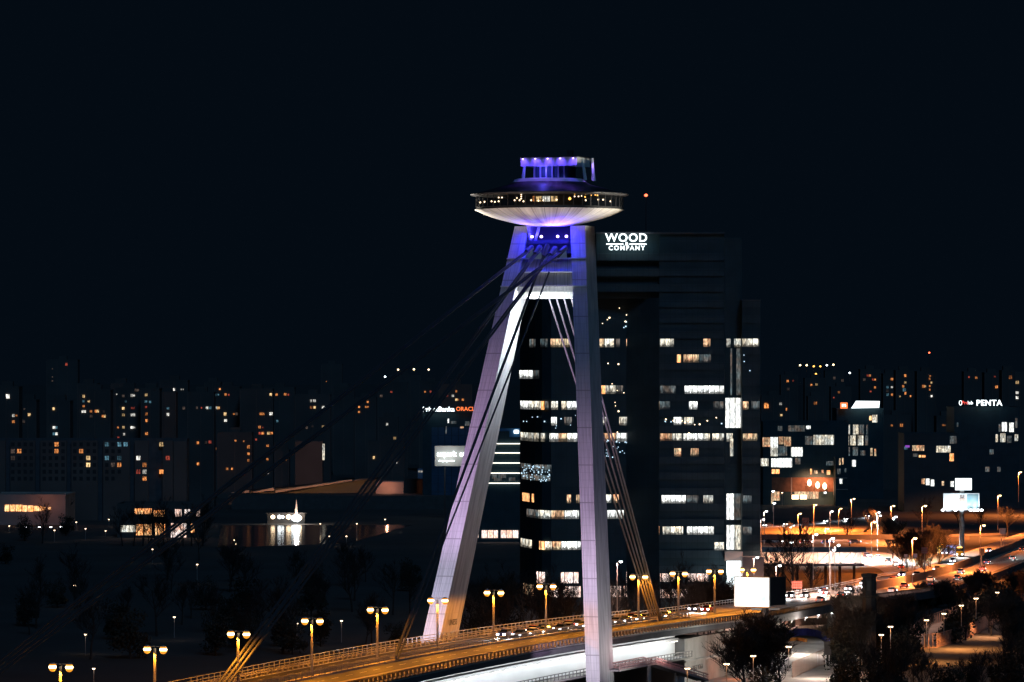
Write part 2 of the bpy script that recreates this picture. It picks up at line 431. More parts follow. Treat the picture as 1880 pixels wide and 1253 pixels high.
# roads beyond, on the ground
def road(name, far, near, m, dz=.02, verge=None):
    n = len(far); vs = []; fc = []
    for i in range(n):
        a = G(*far[i]); b = G(*near[i]); vs += [a+Vector((0, 0, dz)), b+Vector((0, 0, dz))]
        if i: fc.append((2*i-2, 2*i-1, 2*i+1, 2*i))
    return struct(MB().add(vs, fc).build(name, m))
road('verge', [(1398, 964), (1480, 960), (1540, 952), (1595, 946), (1640, 946)], [(1398, 1003), (1480, 1003), (1540, 1003), (1600, 1003), (1640, 1003)], M_grass, .01)
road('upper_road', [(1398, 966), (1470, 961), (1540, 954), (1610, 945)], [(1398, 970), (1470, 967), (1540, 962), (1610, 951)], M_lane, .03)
road('curved_road', [(1520, 962), (1560, 954), (1590, 950), (1625, 946)], [(1500, 984), (1575, 968), (1588, 978), (1572, 985)], M_asph2, .04)
road('lower_road', [(1398, 992), (1480, 992), (1600, 990), (1700, 986), (1780, 982)], [(1398, 1006), (1480, 1007), (1600, 1006), (1700, 1000), (1780, 992)], M_asph2, .03)
road('bank', [(1398, 1030), (1480, 1032), (1560, 1030), (1640, 1020), (1740, 1012), (1830, 990)], [(1398, 1112), (1480, 1100), (1560, 1085), (1640, 1062), (1740, 1042), (1830, 1010)], M_grass, .06)
# curving ramp, pale under headlights
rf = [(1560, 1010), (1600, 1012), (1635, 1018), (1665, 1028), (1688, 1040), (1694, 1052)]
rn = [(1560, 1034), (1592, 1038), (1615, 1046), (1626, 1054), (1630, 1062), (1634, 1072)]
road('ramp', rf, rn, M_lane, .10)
road('plaza', [(1330, 1138), (1420, 1134), (1500, 1131), (1575, 1130)], [(1290, 1262), (1400, 1262), (1500, 1262), (1600, 1262)], M_conc, .02)
road('path', [(1674, 1172), (1700, 1152), (1760, 1130), (1830, 1112)], [(1675, 1192), (1720, 1186), (1775, 1170), (1833, 1136)], M_lane, .03)

# ================================================================== the bridge
US = [-230+5*i for i in range(77)]       # -230 .. 150
axis = [WD(u, 0) for u in US]
def long(name, prof, m, parent, us=None):
    pts = [WD(u, 0) for u in (us or US)]
    return MB().sweep(pts, prof).build(name, m, parent)
br = empty('cable_stayed_bridge', WD(0, 0), 0, 'long bridge deck with two carriageways passing between the legs of the leaning pylon', 'bridge')
br.location = (0, 0, 0)
long('deck_slab', [(-12.4, -.02), (15, -.02), (15, -.9), (11.6, -1.6), (-9, -1.6), (-12.4, -.9)], M_concd, br)
gus = [u for u in US if u <= 100]
long('box_girder', [(11.6, -1.6), (11.6, -5.9), (-9, -5.9), (-9, -1.6)], M_white, br, gus)
long('girder_ledge', [(12.3, -2.0), (12.3, -2.5), (11.62, -2.5), (11.62, -2.0)], M_steel, br, gus)
long('walkway_slab', [(15.2, -5.5), (15.2, -5.85), (11.65, -5.85), (11.65, -5.5)], M_conc, br, gus)
long('asphalt_far', [(-9.6, .03), (-.7, .03), (-.7, -.01), (-9.6, -.01)], M_asph, br).name = 'road_surface'
long('road_surface', [(.7, .03), (6.6, .03), (6.6, -.01), (.7, -.01)], M_asph, br)
long('sidewalk', [(-12.3, .22), (-10.2, .22), (-10.2, -.01), (-12.3, -.01)], M_lane, br)
long('side_lane', [(6.9, .05), (12.6, .05), (12.6, -.01), (6.9, -.01)], M_lane, br)
long('sidewalk', [(13.0, .22), (14.9, .22), (14.9, -.01), (13.0, -.01)], M_conc, br)
long('median_kerb', [(-.55, .35), (.55, .35), (.6, -.01), (-.6, -.01)], M_conc, br)
long('kerb_line', [(-9.35, .05), (-9.1, .05), (-9.1, .0), (-9.35, .0)], M_line, br)
mk = MB()
for u in range(-220, 148, 6):
    for t in (-6.6, -3.8, 3.6):
        a, b_, c, d = WD(u, t-.07, .05), WD(u, t+.07, .05), WD(u+3, t+.07, .05), WD(u+3, t-.07, .05)
        mk.add([a, b_, c, d], [(0, 1, 2, 3)])
o = mk.build('lane_dashes', M_line, br); o['kind'] = 'stuff'
for t in (12.0,):   # strip lamps under the ledge that wash the girder
    tb = MB()
    for u in range(-84, 98, 6):
        tb.tube(WD(u, t+.2, -2.62), WD(u+4, t+.2, -2.62), .09, n=5)
    tb.build('strip_lights', E_tube, br)['kind'] = 'stuff'
for u0 in range(-86, 96, 23):
    a = WD(u0+11, 14.6, -2.7); b = WD(u0+11, 11.6, -4.0)
    ld = light('AREA', 'walkway_light', a, 500, (.90, .97, 1), br, to=b, size=23, sy=.5)
    # long side along the bridge
    zax = (a-b).normalized(); xax = Vector((.332, .943, 0)); yax = zax.cross(xax).normalized(); xax = yax.cross(zax)
    ld.rotation_euler = Matrix((xax, yax, zax)).transposed().to_euler()
# end pier and abutment
mb = MB()
def ublock(mb, u0, u1, t0, t1, z0, z1):
    vs = [WB(u0, t0, z0), WB(u1, t0, z0), WB(u1, t1, z0), WB(u0, t1, z0)]
    vs += [WB(u0, t0, z1), WB(u1, t0, z1), WB(u1, t1, z1), WB(u0, t1, z1)]
    return mb.hexa(vs)
pr = empty('bridge_pier', WB(110, 0), 0, 'pale concrete end pier carrying the bridge beside the ramp, with scrawled graffiti', 'pier')
pr.location = (0, 0, 0)
ublock(MB(), 100.6, 115.2, -9, 13.4, -1, 9.1).build('pier_wall', M_conc, pr)
ublock(MB(), 100.3, 115.5, -9.4, 13.7, 4.6, 4.9).build('ledge', M_conc, pr)
ab = empty('abutment_wall', WB(120, 0), 0, 'grey panelled retaining wall right of the pale bridge pier', 'wall')
ab.location = (0, 0, 0)
for i in range(6):
    ublock(MB(), 115.6+i*4.6, 120.1+i*4.6, 11, 12.4, -1, 8.8-.05*i).build('wall_panel', M_conc if i % 2 else M_conc, ab)
ublock(MB(), 117.5, 142.8, 12.4, 12.8, 4.2, 4.5).build('ledge', M_steel, ab)

# railings -----------------------------------------------------------------
def railing(name, label, pts, h, step, rails, m, group=None, post=(.1, .1), thick=.07, cat='railing', mpost=None):
    e = empty(name, (0, 0, 0), 0, label, cat, group)
    for j, zz in enumerate(rails):
        MB().sweep([p+Vector((0, 0, zz)) for p in pts], [(-thick/2, -thick/2), (thick/2, -thick/2), (thick/2, thick/2), (-thick/2, thick/2)]).build('rail', m, e)
    # even posts
    L = [0]
    for i in range(1, len(pts)): L.append(L[-1]+(pts[i]-pts[i-1]).length)
    n = int(L[-1]/step); spots = []
    k = 0
    for i in range(n+1):
        d = i*step
        while k < len(L)-2 and L[k+1] < d: k += 1
        f = (d-L[k])/max(1e-6, L[k+1]-L[k]); spots.append(pts[k].lerp(pts[k+1], f))
    vis = [p for p in spots if 340 < pxof(p) < 1900]
    vis.sort(key=lambda p: p.y)
    one, rest = vis[:98], vis[98:]
    me = MB().box((0, 0, h/2), (post[0], post[1], h)).mesh('post'); me.materials.append(mpost or m)
    for p in one:
        q = link('post', me, e, p)
        q.rotation_euler = (0, 0, BROT)
    if rest:
        mb = MB()
        for p in rest: mb.box(p+Vector((0, 0, h/2)), (post[0], post[1], h), BROT)
        mb.build('posts', mpost or m, e)['kind'] = 'stuff'
    return e
rus = [u for u in US if u >= -150]
railing('pedestrian_railing', 'light metal railing along the far sidewalk of the bridge', [WD(u, -12.3, .2) for u in rus], 1.15, 2.2, (.6, 1.15), M_steel, thick=.12, post=(.14, .14))
railing('crash_barrier', 'crash barrier between far sidewalk and the carriageway of the bridge', [WD(u, -9.9, .02) for u in rus], .85, 2.2, (.45, .85), M_conc, thick=.16, post=(.3, .2))
railing('median_barrier', 'low double barrier down the middle of the bridge, far side of the lamp row', [WD(u, -.45, .3) for u in rus], .8, 2.4, (.4, .8), M_steel, thick=.12)
railing('median_barrier', 'low double barrier down the middle of the bridge, near side of the lamp row', [WD(u, .45, .3) for u in rus], .8, 2.4, (.4, .8), M_steel, thick=.12)
railing('crash_barrier', 'crash barrier with square posts between near lane and the near sidewalk of the bridge', [WD(u, 12.8, .05) for u in rus], .95, 1.9, (.15, .95), M_dsteel, thick=.2, post=(.35, .3))
railing('pedestrian_railing', 'dark posted railing on the near outer edge of the bridge', [WD(u, 14.85, .2) for u in rus], 1.1, 1.9, (.1, 1.1), M_dsteel, thick=.14, post=(.22, .22))
railing('walkway_railing', 'railing of the lower walkway under the bridge edge, in front of the white girder', [WD(u, 15.1, -5.5) for u in gus if u > -150], 1.1, 2.0, (.55, 1.1), M_dsteel, thick=.12)
railing('road_railing', 'close-posted railing along the near edge of the descending road', [RD(f, .99) for f in FS if f < 3.5], 1.2, 1.9, (.15, 1.15), M_dsteel, thick=.2, post=(.35, .3))
railing('road_railing', 'thin railing along the far edge of the descending road', [RD(f, .01) for f in FS if f < 4], 1.0, 2.6, (.5, 1.0), M_steel, thick=.1)

# ------------------------------------------------------------------ pylon
def t_at(px, u):
    k = (px-940)/F; return (k*(770+.943*u)+12.7-.332*u)/(.943+.332*k)
def u_at(px, t):
    k = (px-940)/F; return (k*(770-.332*t)+12.7-.943*t)/(.332-.943*k)
UZ = lambda z: 34.5+(z-12)*.292
def leg_corners(keys):
    """keys: (px FL, FR, SR) at z = 12 and z = 87 -> function z -> four corners FL FR BR BL"""
    out = []
    for z, (a, b, c) in zip((12, 87), keys):
        u = UZ(z); t0 = t_at(a, u); t1 = t_at(b, u); ub = u_at(c, t1)
        out.append((u, t0, t1, ub))
    def f(z):
        k = (z-12)/75
        u, t0, t1, ub = [out[0][i]+(out[1][i]-out[0][i])*k for i in range(4)]
        return [WB(u, t0, z), WB(u, t1, z), WB(ub, t1, z), WB(ub, t0, z)], (u, t0, t1, ub)
    return f
LEGL = leg_corners(((774.5, 806.5, 840), (945, 971, 992)))
LEGR = leg_corners(((1074, 1099.5, 1124.5), (1047, 1074, 1091.5)))
py = empty('bridge_pylon', WB(36, .9, 0), 0, 'leaning two-legged pylon lit violet, rising above the road and carrying the saucer restaurant', 'tower')
PYL = py; py.location = (0, 0, 0)
for nm, fn in (('left', LEGL), ('right', LEGR)):
    zs = [-1+i*4 for i in range(23)]
    front = MB(); side = MB()
    for i in range(len(zs)-1):
        a, _ = fn(zs[i]); b, _ = fn(zs[i+1])
        for j in range(4):
            j2 = (j+1) % 4
            tgt = front if j in (0, 2) else side
            tgt.add([a[j], a[j2], b[j2], b[j]], [(0, 1, 2, 3)], [[(0, zs[i]), (1, zs[i]), (1, zs[i+1]), (0, zs[i+1])]])
    n = len(front.v)//4
    leg = MB(); leg.add(front.v, front.f, front.uv)
    me = None
    leg.add(side.v, side.f, side.uv)
    o = leg.build('pylon_leg', M_leg, py)
    o.data.materials.append(M_legside)
    for p in o.data.polygons:
        if p.index >= len(front.f): p.material_index = 1
    if nm == 'left': o['label'] = 'far left leg with orange light at its foot'
    else: o['label'] = 'near right leg in front of the road'
    for z in (75.9, 81.0):     # trim ledges
        c, (u, t0, t1, ub) = fn(z)
        ublock(MB(), u-.25, u-.003, t0-.05, t1+.05, z-.12, z+.12).build('ledge', M_white, py)
    for z in range(13, 75, 7):
        c, (u, t0, t1, ub) = fn(z)
# cross beam between the legs
_, (u1, a1, b1, c1) = LEGL(75.9); _, (u2, a2, b2, c2) = LEGR(75.9)
def beam_face(z0, z1, du, m, name, depth=3.0):
    _, l0 = LEGL(z0); _, l1 = LEGL(z1); _, r0 = LEGR(z0); _, r1 = LEGR(z1)
    vs = [WB(UZ(z0)+du, l0[2], z0), WB(UZ(z0)+du, r0[1], z0), WB(UZ(z0)+du+depth, r0[1], z0), WB(UZ(z0)+du+depth, l0[2], z0),
          WB(UZ(z1)+du, l1[2], z1), WB(UZ(z1)+du, r1[1], z1), WB(UZ(z1)+du+depth, r1[1], z1), WB(UZ(z1)+du+depth, l1[2], z1)]
    mb = MB(); mb.add([vs[0], vs[1], vs[5], vs[4]], [(0, 1, 2, 3)], [[(0, z0), (1, z0), (1, z1), (0, z1)]])
    mb.add(vs, [(3, 2, 1, 0), (4, 5, 6, 7), (1, 2, 6, 5), (2, 3, 7, 6), (3, 0, 4, 7)])
    return mb.build(name, m, py)
M_beam = uv_concrete('beam_panels', (.42, .40, .46), 5, .03, None, dark=.45)
beam_face(76.0, 78.4, .5, M_beam, 'cross_beam'); beam_face(78.6, 80.9, .6, M_beam, 'cross_beam')
for z in (78.5, 81.0):
    _, l0 = LEGL(z); _, r0 = LEGR(z)
    ublock(MB(), UZ(z)-.15, UZ(z)+3, l0[2], r0[1], z-.1, z+.1).build('ledge', M_white, py)
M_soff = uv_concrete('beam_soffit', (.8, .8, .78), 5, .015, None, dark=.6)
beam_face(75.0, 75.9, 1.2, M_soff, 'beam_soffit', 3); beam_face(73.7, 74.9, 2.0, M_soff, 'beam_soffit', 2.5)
# inner haunches of the upper frame (dark opening where the cables leave)
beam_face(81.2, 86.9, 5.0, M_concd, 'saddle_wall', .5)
# platform with four violet floodlamps
_, l0 = LEGL(84.5); _, r0 = LEGR(84.5)
ublock(MB(), UZ(84.5)-.2, UZ(84.5)+4.5, l0[2]+.3, r0[1]-.3, 83.7, 84.4).build('platform', M_dsteel, py)
ublock(MB(), UZ(83)+1.2, UZ(83)+4.5, l0[2]+.2, r0[1]-.2, 82.0, 83.7).build('platform_box', M_concd, py)
for px in (977, 994, 1024, 1040):
    t = t_at(px, UZ(85))
    p = WB(UZ(85)+.3, t, 84.9)
    fl = MB().box(p, (.5, .4, .35), BROT).build('platform_floodlamp', M_black, py)
    MB().lathe([(0, -.26), (.2, -.18), (.28, 0), (.2, .18), (0, .26)], 10, p+Vector((-.12, -.36, .15))).build('bulb', E_blu, fl)
    light('POINT', 'violet_light', p+Vector((-.3, -1.0, .5)), 260, (.03, .02, 1), py, size=.25)
light('AREA', 'violet_wash', WB(UZ(86)-2.2, .9, 86.3), 1700, (.002, .02, 1), py, to=WB(UZ(76)-.3, .9, 76), size=9, sy=1)
for t in (-2.6, -1.6):
    MB().tube(WB(UZ(84.5)+.2, t, 84.4), WB(UZ(86.5)-.8, t+.9*(1 if t > -2 else -.5), 87.2), .22, .3, 6).build('strut', M_steel, py)
# saddles and cables
def cable(name, a, b, r, parent, m=M_cable): return MB().tube(a, b, r, r, 8).build(name, m, parent)
# white pulsed lamp under the beam
p = P(981, 544, 822)
lampb = MB().lathe([(0, -.5), (1.1, -.35), (1.5, 0), (1.1, .3), (0, .4)], 14, p).build('beam_floodlamp', E_wht, py)
ld = light('SPOT', 'beam_light', WB(UZ(71)+1.0, t_at(1018, UZ(71)+1.0), 72.4), 22000, (.80, .90, 1), py, to=LEGL(58)[0][2]+Vector((-1, 0, 0)), size=.8, spot=80, blend=1)
light('POINT', 'beam_light', WB(UZ(73)+.6, -.5, 71.2), 3200, (.88, .96, 1), py, size=.8)
light('POINT', 'beam_light', WB(UZ(73)+.6, 4.0, 71.2), 2800, (.88, .96, 1), py, size=.8)

FR = empty('stay_cables', (0, 0, 0), 0, 'blue-lit steel stay cables running from pylon head down to lower left deck', 'cables')
saddle_pts = {}
tops = [(968, 461, -195, -.35), (984, 464, -95, -.35), (999, 468, -21, 0), (1012, 466, -95, .35), (1030, 462, -195, .35)]
for i, (px, pyy, ua, ta) in enumerate(tops):
    Y = 817; a = P(px, pyy, Y)
    b = WD(ua, ta, .4)
    for q in ((-.14, .14) if i != 2 else (0,)):
        off = Vector((.943*q, -.332*q, -abs(q)*.5))
        cable('cable', a+off*1.6, b+off*(3.2 if ua < -50 else 1), (.25 if i == 2 else .19), FR)
    # saddle cowl
    d = (b-a).normalized()
    MB().tube(a-d*2.4, a+d*.6, .5, .4, 8).build('cowl', M_cable, py)
    mb = MB(); c0 = a+Vector((.4, -.5, -.7))
    mb.add([c0+Vector((-.8, 0, -.5)), c0+Vector((.7, 0, -.55)), c0+Vector((.55, 0, .9)), c0+Vector((-.1, .8, 0))], [(0, 1, 2), (0, 2, 3), (1, 3, 2), (0, 3, 1)])
    mb.build('saddle_plate', M_white, py)
cable('cable', P(1008, 500, 815), WD(-21, .2, .4)+Vector((.4, 0, 0)), .16, FR)
M_cable2 = surf('pale_sheath', (.26, .25, .28), .5)
BK = empty('back_stay_cables', (0, 0, 0), 0, 'pale stay cables descending right from under the cross beam to the road', 'cables')
for i, (px, dx) in enumerate(((1003, -.9), (1017, -.4), (1031, .1), (1045, .6), (1052, 1.0))):
    cable('cable', WB(UZ(75)+2.5, t_at(px, UZ(75)+2.5), 75.3), WD(126.6, dx*1.0, .3), .17, BK, M_cable2)
MB().box(WD(126.6, 0, .4), (2.6, 1.6, 1.2), BROT).build('cable_anchor', M_conc, BK)
MB().box(WD(-21, 0, .5), (1.4, 1.0, .7), BROT).build('cable_anchor', M_conc, FR)
MB().box(WD(-95, 0, .5), (2.2, 1.2, .9), BROT).build('cable_anchor', M_conc, FR)

# graffiti on the left leg foot
def text(name, body, loc, size, m, parent=None, rz=0, ext=.05, align='CENTER', shear=0, M=None, off=0.0, space=1.0):
    cu = bpy.data.curves.new('txt', 'FONT'); cu.body = body; cu.size = size; cu.extrude = ext; cu.align_x = align; cu.align_y = 'CENTER'
    cu.shear = shear; cu.offset = off; cu.resolution_u = 3; cu.space_character = space
    t = bpy.data.objects.new('txt', cu); C.objects.link(t)
    me = bpy.data.meshes.new_from_object(t.evaluated_get(bpy.context.evaluated_depsgraph_get()))
    bpy.data.objects.remove(t)
    me.materials.clear(); me.materials.append(m); me.name = name
    o = link(name, me, parent)
    o.matrix_basis = M or (Matrix.Translation(loc) @ Matrix.Rotation(rz, 4, 'Z') @ Matrix.Rotation(R(90), 4, 'X'))
    return o
q, (u, t0, t1, ub) = LEGL(15.4)
text('graffiti', 'UNESS', WB(u+4.8, t1+.06, 15.0), 1.5, M_black, py, rz=BROT, ext=.01)

# ------------------------------------------------------------------ saucer restaurant
sc_ = WB(57.5, .5, 0)
SA = empty('saucer_restaurant', (sc_.x, sc_.y, 86.9), math.atan2(-.332, .943), 'flying-saucer shaped restaurant with cream underside and violet rooftop lights on the pylon', 'restaurant')
z0 = 86.9
MB().lathe([(.01, 0), (2.2, .02), (3.6, .12), (6.1, .55), (8.2, 1.05), (9.9, 1.5), (11.4, 2.0), (12.6, 2.5), (13.75, 3.05)], 72).build('bowl', M_bowl, SA, smooth=True)
MB().lathe([(13.75, 3.05), (13.6, 3.1), (13.5, 3.35), (13.45, 3.5)], 72).build('sill', M_black, SA)
m, n, l, b = newmat('saucer_glass'); tr = n.new('ShaderNodeBsdfTransparent'); ms = n.new('ShaderNodeMixShader')
b.inputs['Base Color'].default_value = (.01, .012, .015, 1); b.inputs['Roughness'].default_value = .15
tr.inputs[0].default_value = (.85, .85, .85, 1); ms.inputs[0].default_value = .3
l.new(tr.outputs[0], ms.inputs[1]); l.new(b.outputs[0], ms.inputs[2]); l.new(ms.outputs[0], n['Material Output'].inputs[0])
MB().lathe([(13.45, 3.5), (13.55, 5.55)], 72).build('glass_band', m, SA)
MB().lathe([(13.4, 3.3), (.1, 3.3)], 48).build('restaurant_floor', M_black, SA)
MB().lathe([(13.4, 5.6), (.1, 5.6)], 48).build('restaurant_ceiling', M_black, SA)
MB().lathe([(6.5, 3.3), (6.5, 5.6)], 32).build('restaurant_core', M_dsteel, SA)
MB().lathe([(13.5, 5.5), (14.4, 5.72), (14.6, 5.86), (14.5, 5.98), (13.9, 6.0)], 72).build('rim', M_dsteel, SA, smooth=True)
MB().lathe([(13.9, 6.0), (10.5, 6.9), (7.6, 7.7), (6.9, 8.1)], 64).build('roof', M_roofm, SA, smooth=True)
MB().lathe([(6.9, 8.1), (6.6, 8.25), (6.4, 8.6), (5.9, 8.75), (.1, 8.8)], 64).build('roof_lip', M_white, SA, smooth=True)
mm = MB().box((0, 0, 1.02), (.08, .1, 2.05)).mesh('mullion'); mm.materials.append(M_dsteel)
for i in range(48):
    a = 2*math.pi*i/48; q = link('mullion', mm, SA, (13.52*math.cos(a), 13.52*math.sin(a), 3.5), a)
rng = random.Random(5)
def inlamp(px, pyy, r, m, nm='table_lamp', rr=12.6):
    # lamp just inside the glass, on the camera side
    x = (px-1009)/10.02
    a = math.radians(19.4)
    xl = x; yy = -math.sqrt(max(.1, rr*rr-x*x))
    v = Matrix.Rotation(a, 3, 'Z') @ Vector((xl, yy, 0))
    zz = (HC-(pyy-HY)*(sc_.y+yy)/F)-z0
    MB().lathe([(0, -r), (r*.8, -r*.5), (r, 0), (r*.6, r*.6), (0, r)], 8, (v.x, v.y, zz)).build(nm, m, SA)
for px, yy in ((882, 372), (890, 371), (903, 370), (909, 371), (916, 370), (945, 368), (954, 368), (961, 370), (975, 368), (988, 369), (997, 368), (1021, 367), (1074, 368), (1097, 367), (1106, 367), (1120, 370)):
    inlamp(px, yy, .17, E_warm)
for px, yy in ((916, 363), (922, 363), (949, 364), (957, 357), (957, 361), (957, 365), (1045, 365), (1054, 356), (1054, 361), (1061, 361), (1067, 360), (1073, 362), (1074, 356), (1084, 359), (1092, 358), (1096, 359)):
    inlamp(px, yy, .15 if px != 1045 else .3, E_amber if rng.random() < .6 else E_warm, 'ceiling_lamp', 11)
for xa, xb, m in ((978, 981, E_o), (984, 994, E_y), (996, 1009, E_w), (1011, 1023, E_y)):
    x = ((xa+xb)/2-1009)/10.02; wd = (xb-xa)/10.02
    v = Matrix.Rotation(math.radians(19.4), 3, 'Z') @ Vector((x, -10, 0))
    MB().box((v.x, v.y, 4.75), (wd, .2, .95), math.radians(19.4)).build('lit_screen', m, SA)
# rooftop deck
MB().box((1.0, 0, 9.9), (6.5, 5, 3.0)).build('lift_house', M_glassd, SA)
for i in range(6): MB().box((-2.0+1.15*i, -2.62, 9.9), (.28, .2, 3.0)).build('lift_house_pillar', M_steel, SA)
MB().box((1.3, -.5, 11.75), (10.8, 7.6, 1.55)).build('canopy', M_white, SA)
MB().box((1.3, -.5, 12.6), (11.1, 7.9, .14)).build('canopy_roof', M_dsteel, SA)
MB().box((4.0, 0, 13.3), (1.0, 1.0, 1.3)).build('roof_box', M_dsteel, SA)
for x, y, dx in ((-3.3, -4, -.4), (6.7, -1, .6), (8.1, .6, .2), (7.2, 3, .5)):
    MB().tube((x+dx, y, 8.4), (x, y, 12.5), .33, .22, 6).build('roof_strut', M_white, SA)
for i, x in enumerate((-3.5, -1.1, 1.3, 3.7, 6.2)):
    fl = MB().box((x, -4.9, 12.5), (.3, .5, .3)).build('canopy_spotlamp', M_black, SA)
    MB().lathe([(0, -.16), (.2, 0), (0, .16)], 8, (x, -4.8, 12.28)).build('bulb', E_blu, fl)
    light('SPOT', 'violet_spot', (x, -5.55, 12.35), 300, (.10, .04, 1), SA, to=(x, -4.2, 11.3), size=.1, spot=95, blend=.9)
    light('SPOT', 'violet_spot', (x, -5.6, 11.9), 330, (.20, .08, 1), SA, to=(x*1.15, -6.6, 8.2), size=.1, spot=65, blend=.9)
for x, y in ((6.7, -1.6), (8.1, 0)):
    light('SPOT', 'violet_spot', (x, y-.5, 12.6), 1200, (.30, .16, 1), SA, to=(x+.3, y+.5, 8.6), size=.1, spot=60, blend=.9)
light('POINT', 'violet_light', (0, -4, 10.2), 330, (.10, .08, 1), SA, size=.4)
# saucer wash from the pylon head
for t, u_, z_, pw, col, to_, sp_ in ((-22, 52, 86.0, 24000, (1, .90, .76), (-9.5, -3, 92.6), 58), (23, 52, 86.0, 13000, (1, .92, .76), (10, -3, 92.6), 58), (-6, 30, 78, 9000, (1, .76, .64), (-4, -11, 91), 36), (7, 30, 78, 9000, (1, .78, .68), (5, -11, 91), 36)):
    a = WB(u_, t, z_); tg = WB(57.5+to_[1], .5+to_[0], to_[2])
    light('SPOT', 'saucer_light', a, pw, col, PYL, to=tg, size=.5, spot=sp_, blend=.5)
for q in ((-1.5, 1400), (3.8, 2600)):
    light('POINT', 'violet_light', WB(UZ(86)-1.0, q[0], 85.4), q[1]*.42, (.03, .022, 1), PYL, size=.5)
for t_, p_ in ((-3.0, 1100), (2.2, 2600), (4.6, 1500)):
    a = WB(UZ(86)-2.4, t_, 85.2)
    light('SPOT', 'violet_uplight', a, p_, (.24, .12, 1), PYL, to=a+Vector((.5, -.8, 4)), size=.3, spot=125, blend=.6)
# leg floodlights on the ground and on the deck edge
def flood(loc, to, power, col, spot, label, blend=1.0, bulb=None):
    e = empty('floodlight', loc, 0, label, 'floodlight', 'floodlights at the pylon')
    MB().box((0, 0, .25), (.6, .5, .5)).build('base', M_black, e)
    hd = MB().box((0, 0, .8), (.9, .5, .6)).build('head', M_black, e)
    light('SPOT', 'beam', (0, 0, 1.4), power, col, e, to=Vector(to)-Vector(loc), size=.5, spot=spot, blend=blend)
    return e
cl = LEGL(40)[0]; cr = LEGR(40)[0]
flood(WB(2, -22, .0), LEGL(17)[0][0].lerp(LEGL(17)[0][1], .5), 112000, (.78, .76, 1), 46, 'small black floodlight on the ground before the far pylon leg')
flood(WB(-8, -20, .0), LEGL(43)[0][0].lerp(LEGL(43)[0][1], .5), 260000, (.84, .56, .98), 25, 'small black floodlight aimed high up the far pylon leg')
flood(WB(0, 24, .0), LEGR(15)[0][0].lerp(LEGR(15)[0][1], .5), 92000, (.92, .82, 1), 42, 'small black floodlight on the ground before the near pylon leg')
flood(WB(-8, 22, .0), LEGR(33)[0][0].lerp(LEGR(33)[0][1], .5), 150000, (.82, .57, .92), 30, 'small black floodlight aimed high up the near pylon leg')
flood(WB(38, 34, .0), LEGR(14)[0][1].lerp(LEGR(14)[0][2], .5), 7000, (.95, .95, .90), 60, 'small black floodlight beside the near pylon leg')

# ================================================================== street lamps
def make_twin_lamp():
    e = empty('street_lamp')
    MB().tube((0, 0, 0), (0, 0, 9), .16, .1, 8).build('pole', M_steel, e)
    MB().tube((-.25, 0, .3), (-.2, 0, 8.9), .07, .06, 6).build('cable_conduit', M_steel, e)
    MB().tube((-1.2, 0, 9.25), (1.2, 0, 9.25), .05, .05, 6).build('arm', M_steel, e)
    for s in (-1, 1):
        h = MB().lathe([(0, .22), (.3, .16), (.4, .0), (.38, -.06)], 12, (s*1.3, 0, 9.25)).build('lamp_head', M_steel, e, smooth=True)
        MB().lathe([(.53, -.22), (.45, -.46), (.25, -.64), (0, -.7)], 14, (s*1.3, 0, 8.82)).build('halo_cap', E_amb, h, smooth=True)  # glowing amber caps stand in for the orange halo around the bulb
        MB().lathe([(.53, .18), (.42, .38), (.2, .5), (0, .53)], 14, (s*1.3, 0, 8.82)).build('halo_cap', E_amb, h, smooth=True)
        MB().lathe([(0, .28), (.45, .22), (.58, 0), (.45, -.27), (0, -.33)], 12, (s*1.3, 0, 8.8)).build('bulb', E_sod, h, smooth=True)
    light('SPOT', 'sodium_light', (0, 0, 8.1), 15000, (1, .32, .018), e, to=(0, 0, -9), size=.6, spot=178, blend=.12)
    return e
tl = make_twin_lamp(); twins = []
for k in range(-6, 8):
    u = k*27/.943
    q = tl if k == -6 else copy_tree(tl)
    q.location = WD(u, 0, .3); q.rotation_euler = (0, 0, math.atan2(-.332, .943)); q['category'] = 'street lamp'
    twins.append(q)
number_labels(twins, 'twin-headed orange street lamp on the bridge median, # in its row', 'twin orange street lamps on the bridge')

def make_lamp(name, h, arm, bulb, lightcol, power, r=.35, twin=False, fixr=.09):
    e = empty(name)
    MB().tube((0, 0, 0), (0, 0, h), fixr*1.3, fixr, 6).build('pole', M_steel, e)
    for s in ((-1, 1) if twin else (1,)):
        if arm: MB().tube((0, 0, h), (s*arm, 0, h+.25), .05, .05, 5).build('arm', M_steel, e)
        hd = MB().lathe([(0, .14), (r*.8, .1), (r*1.05, 0)], 10, (s*arm, 0, h+.3)).build('lamp_head', M_steel, e)
        MB().lathe([(r*.95, 0), (r*.8, -r*.6), (0, -r)], 10, (s*arm, 0, h+.3)).build('bulb', bulb, hd)
    light('SPOT', 'lamp_light', (0, 0, h-.1), power, lightcol, e, to=(0, 0, -9), size=.5, spot=166, blend=.25)
    return e
def lamp_row(proto, spots, template, group, cat='street lamp'):
    out = []
    for i, (px, yh, Y) in enumerate(spots):
        q = proto if i == 0 else copy_tree(proto)
        p = P(px, yh, Y); h = proto['h']
        q.location = (p.x, p.y, p.z-h); q.rotation_euler = (0, 0, rng.uniform(-.6, .6)); q['category'] = cat
        out.append(q)
    number_labels(out, template, group); return out
a = make_lamp('street_lamp', 11, .9, E_wht, (1, .56, .42), 26000, .45); a['h'] = 11
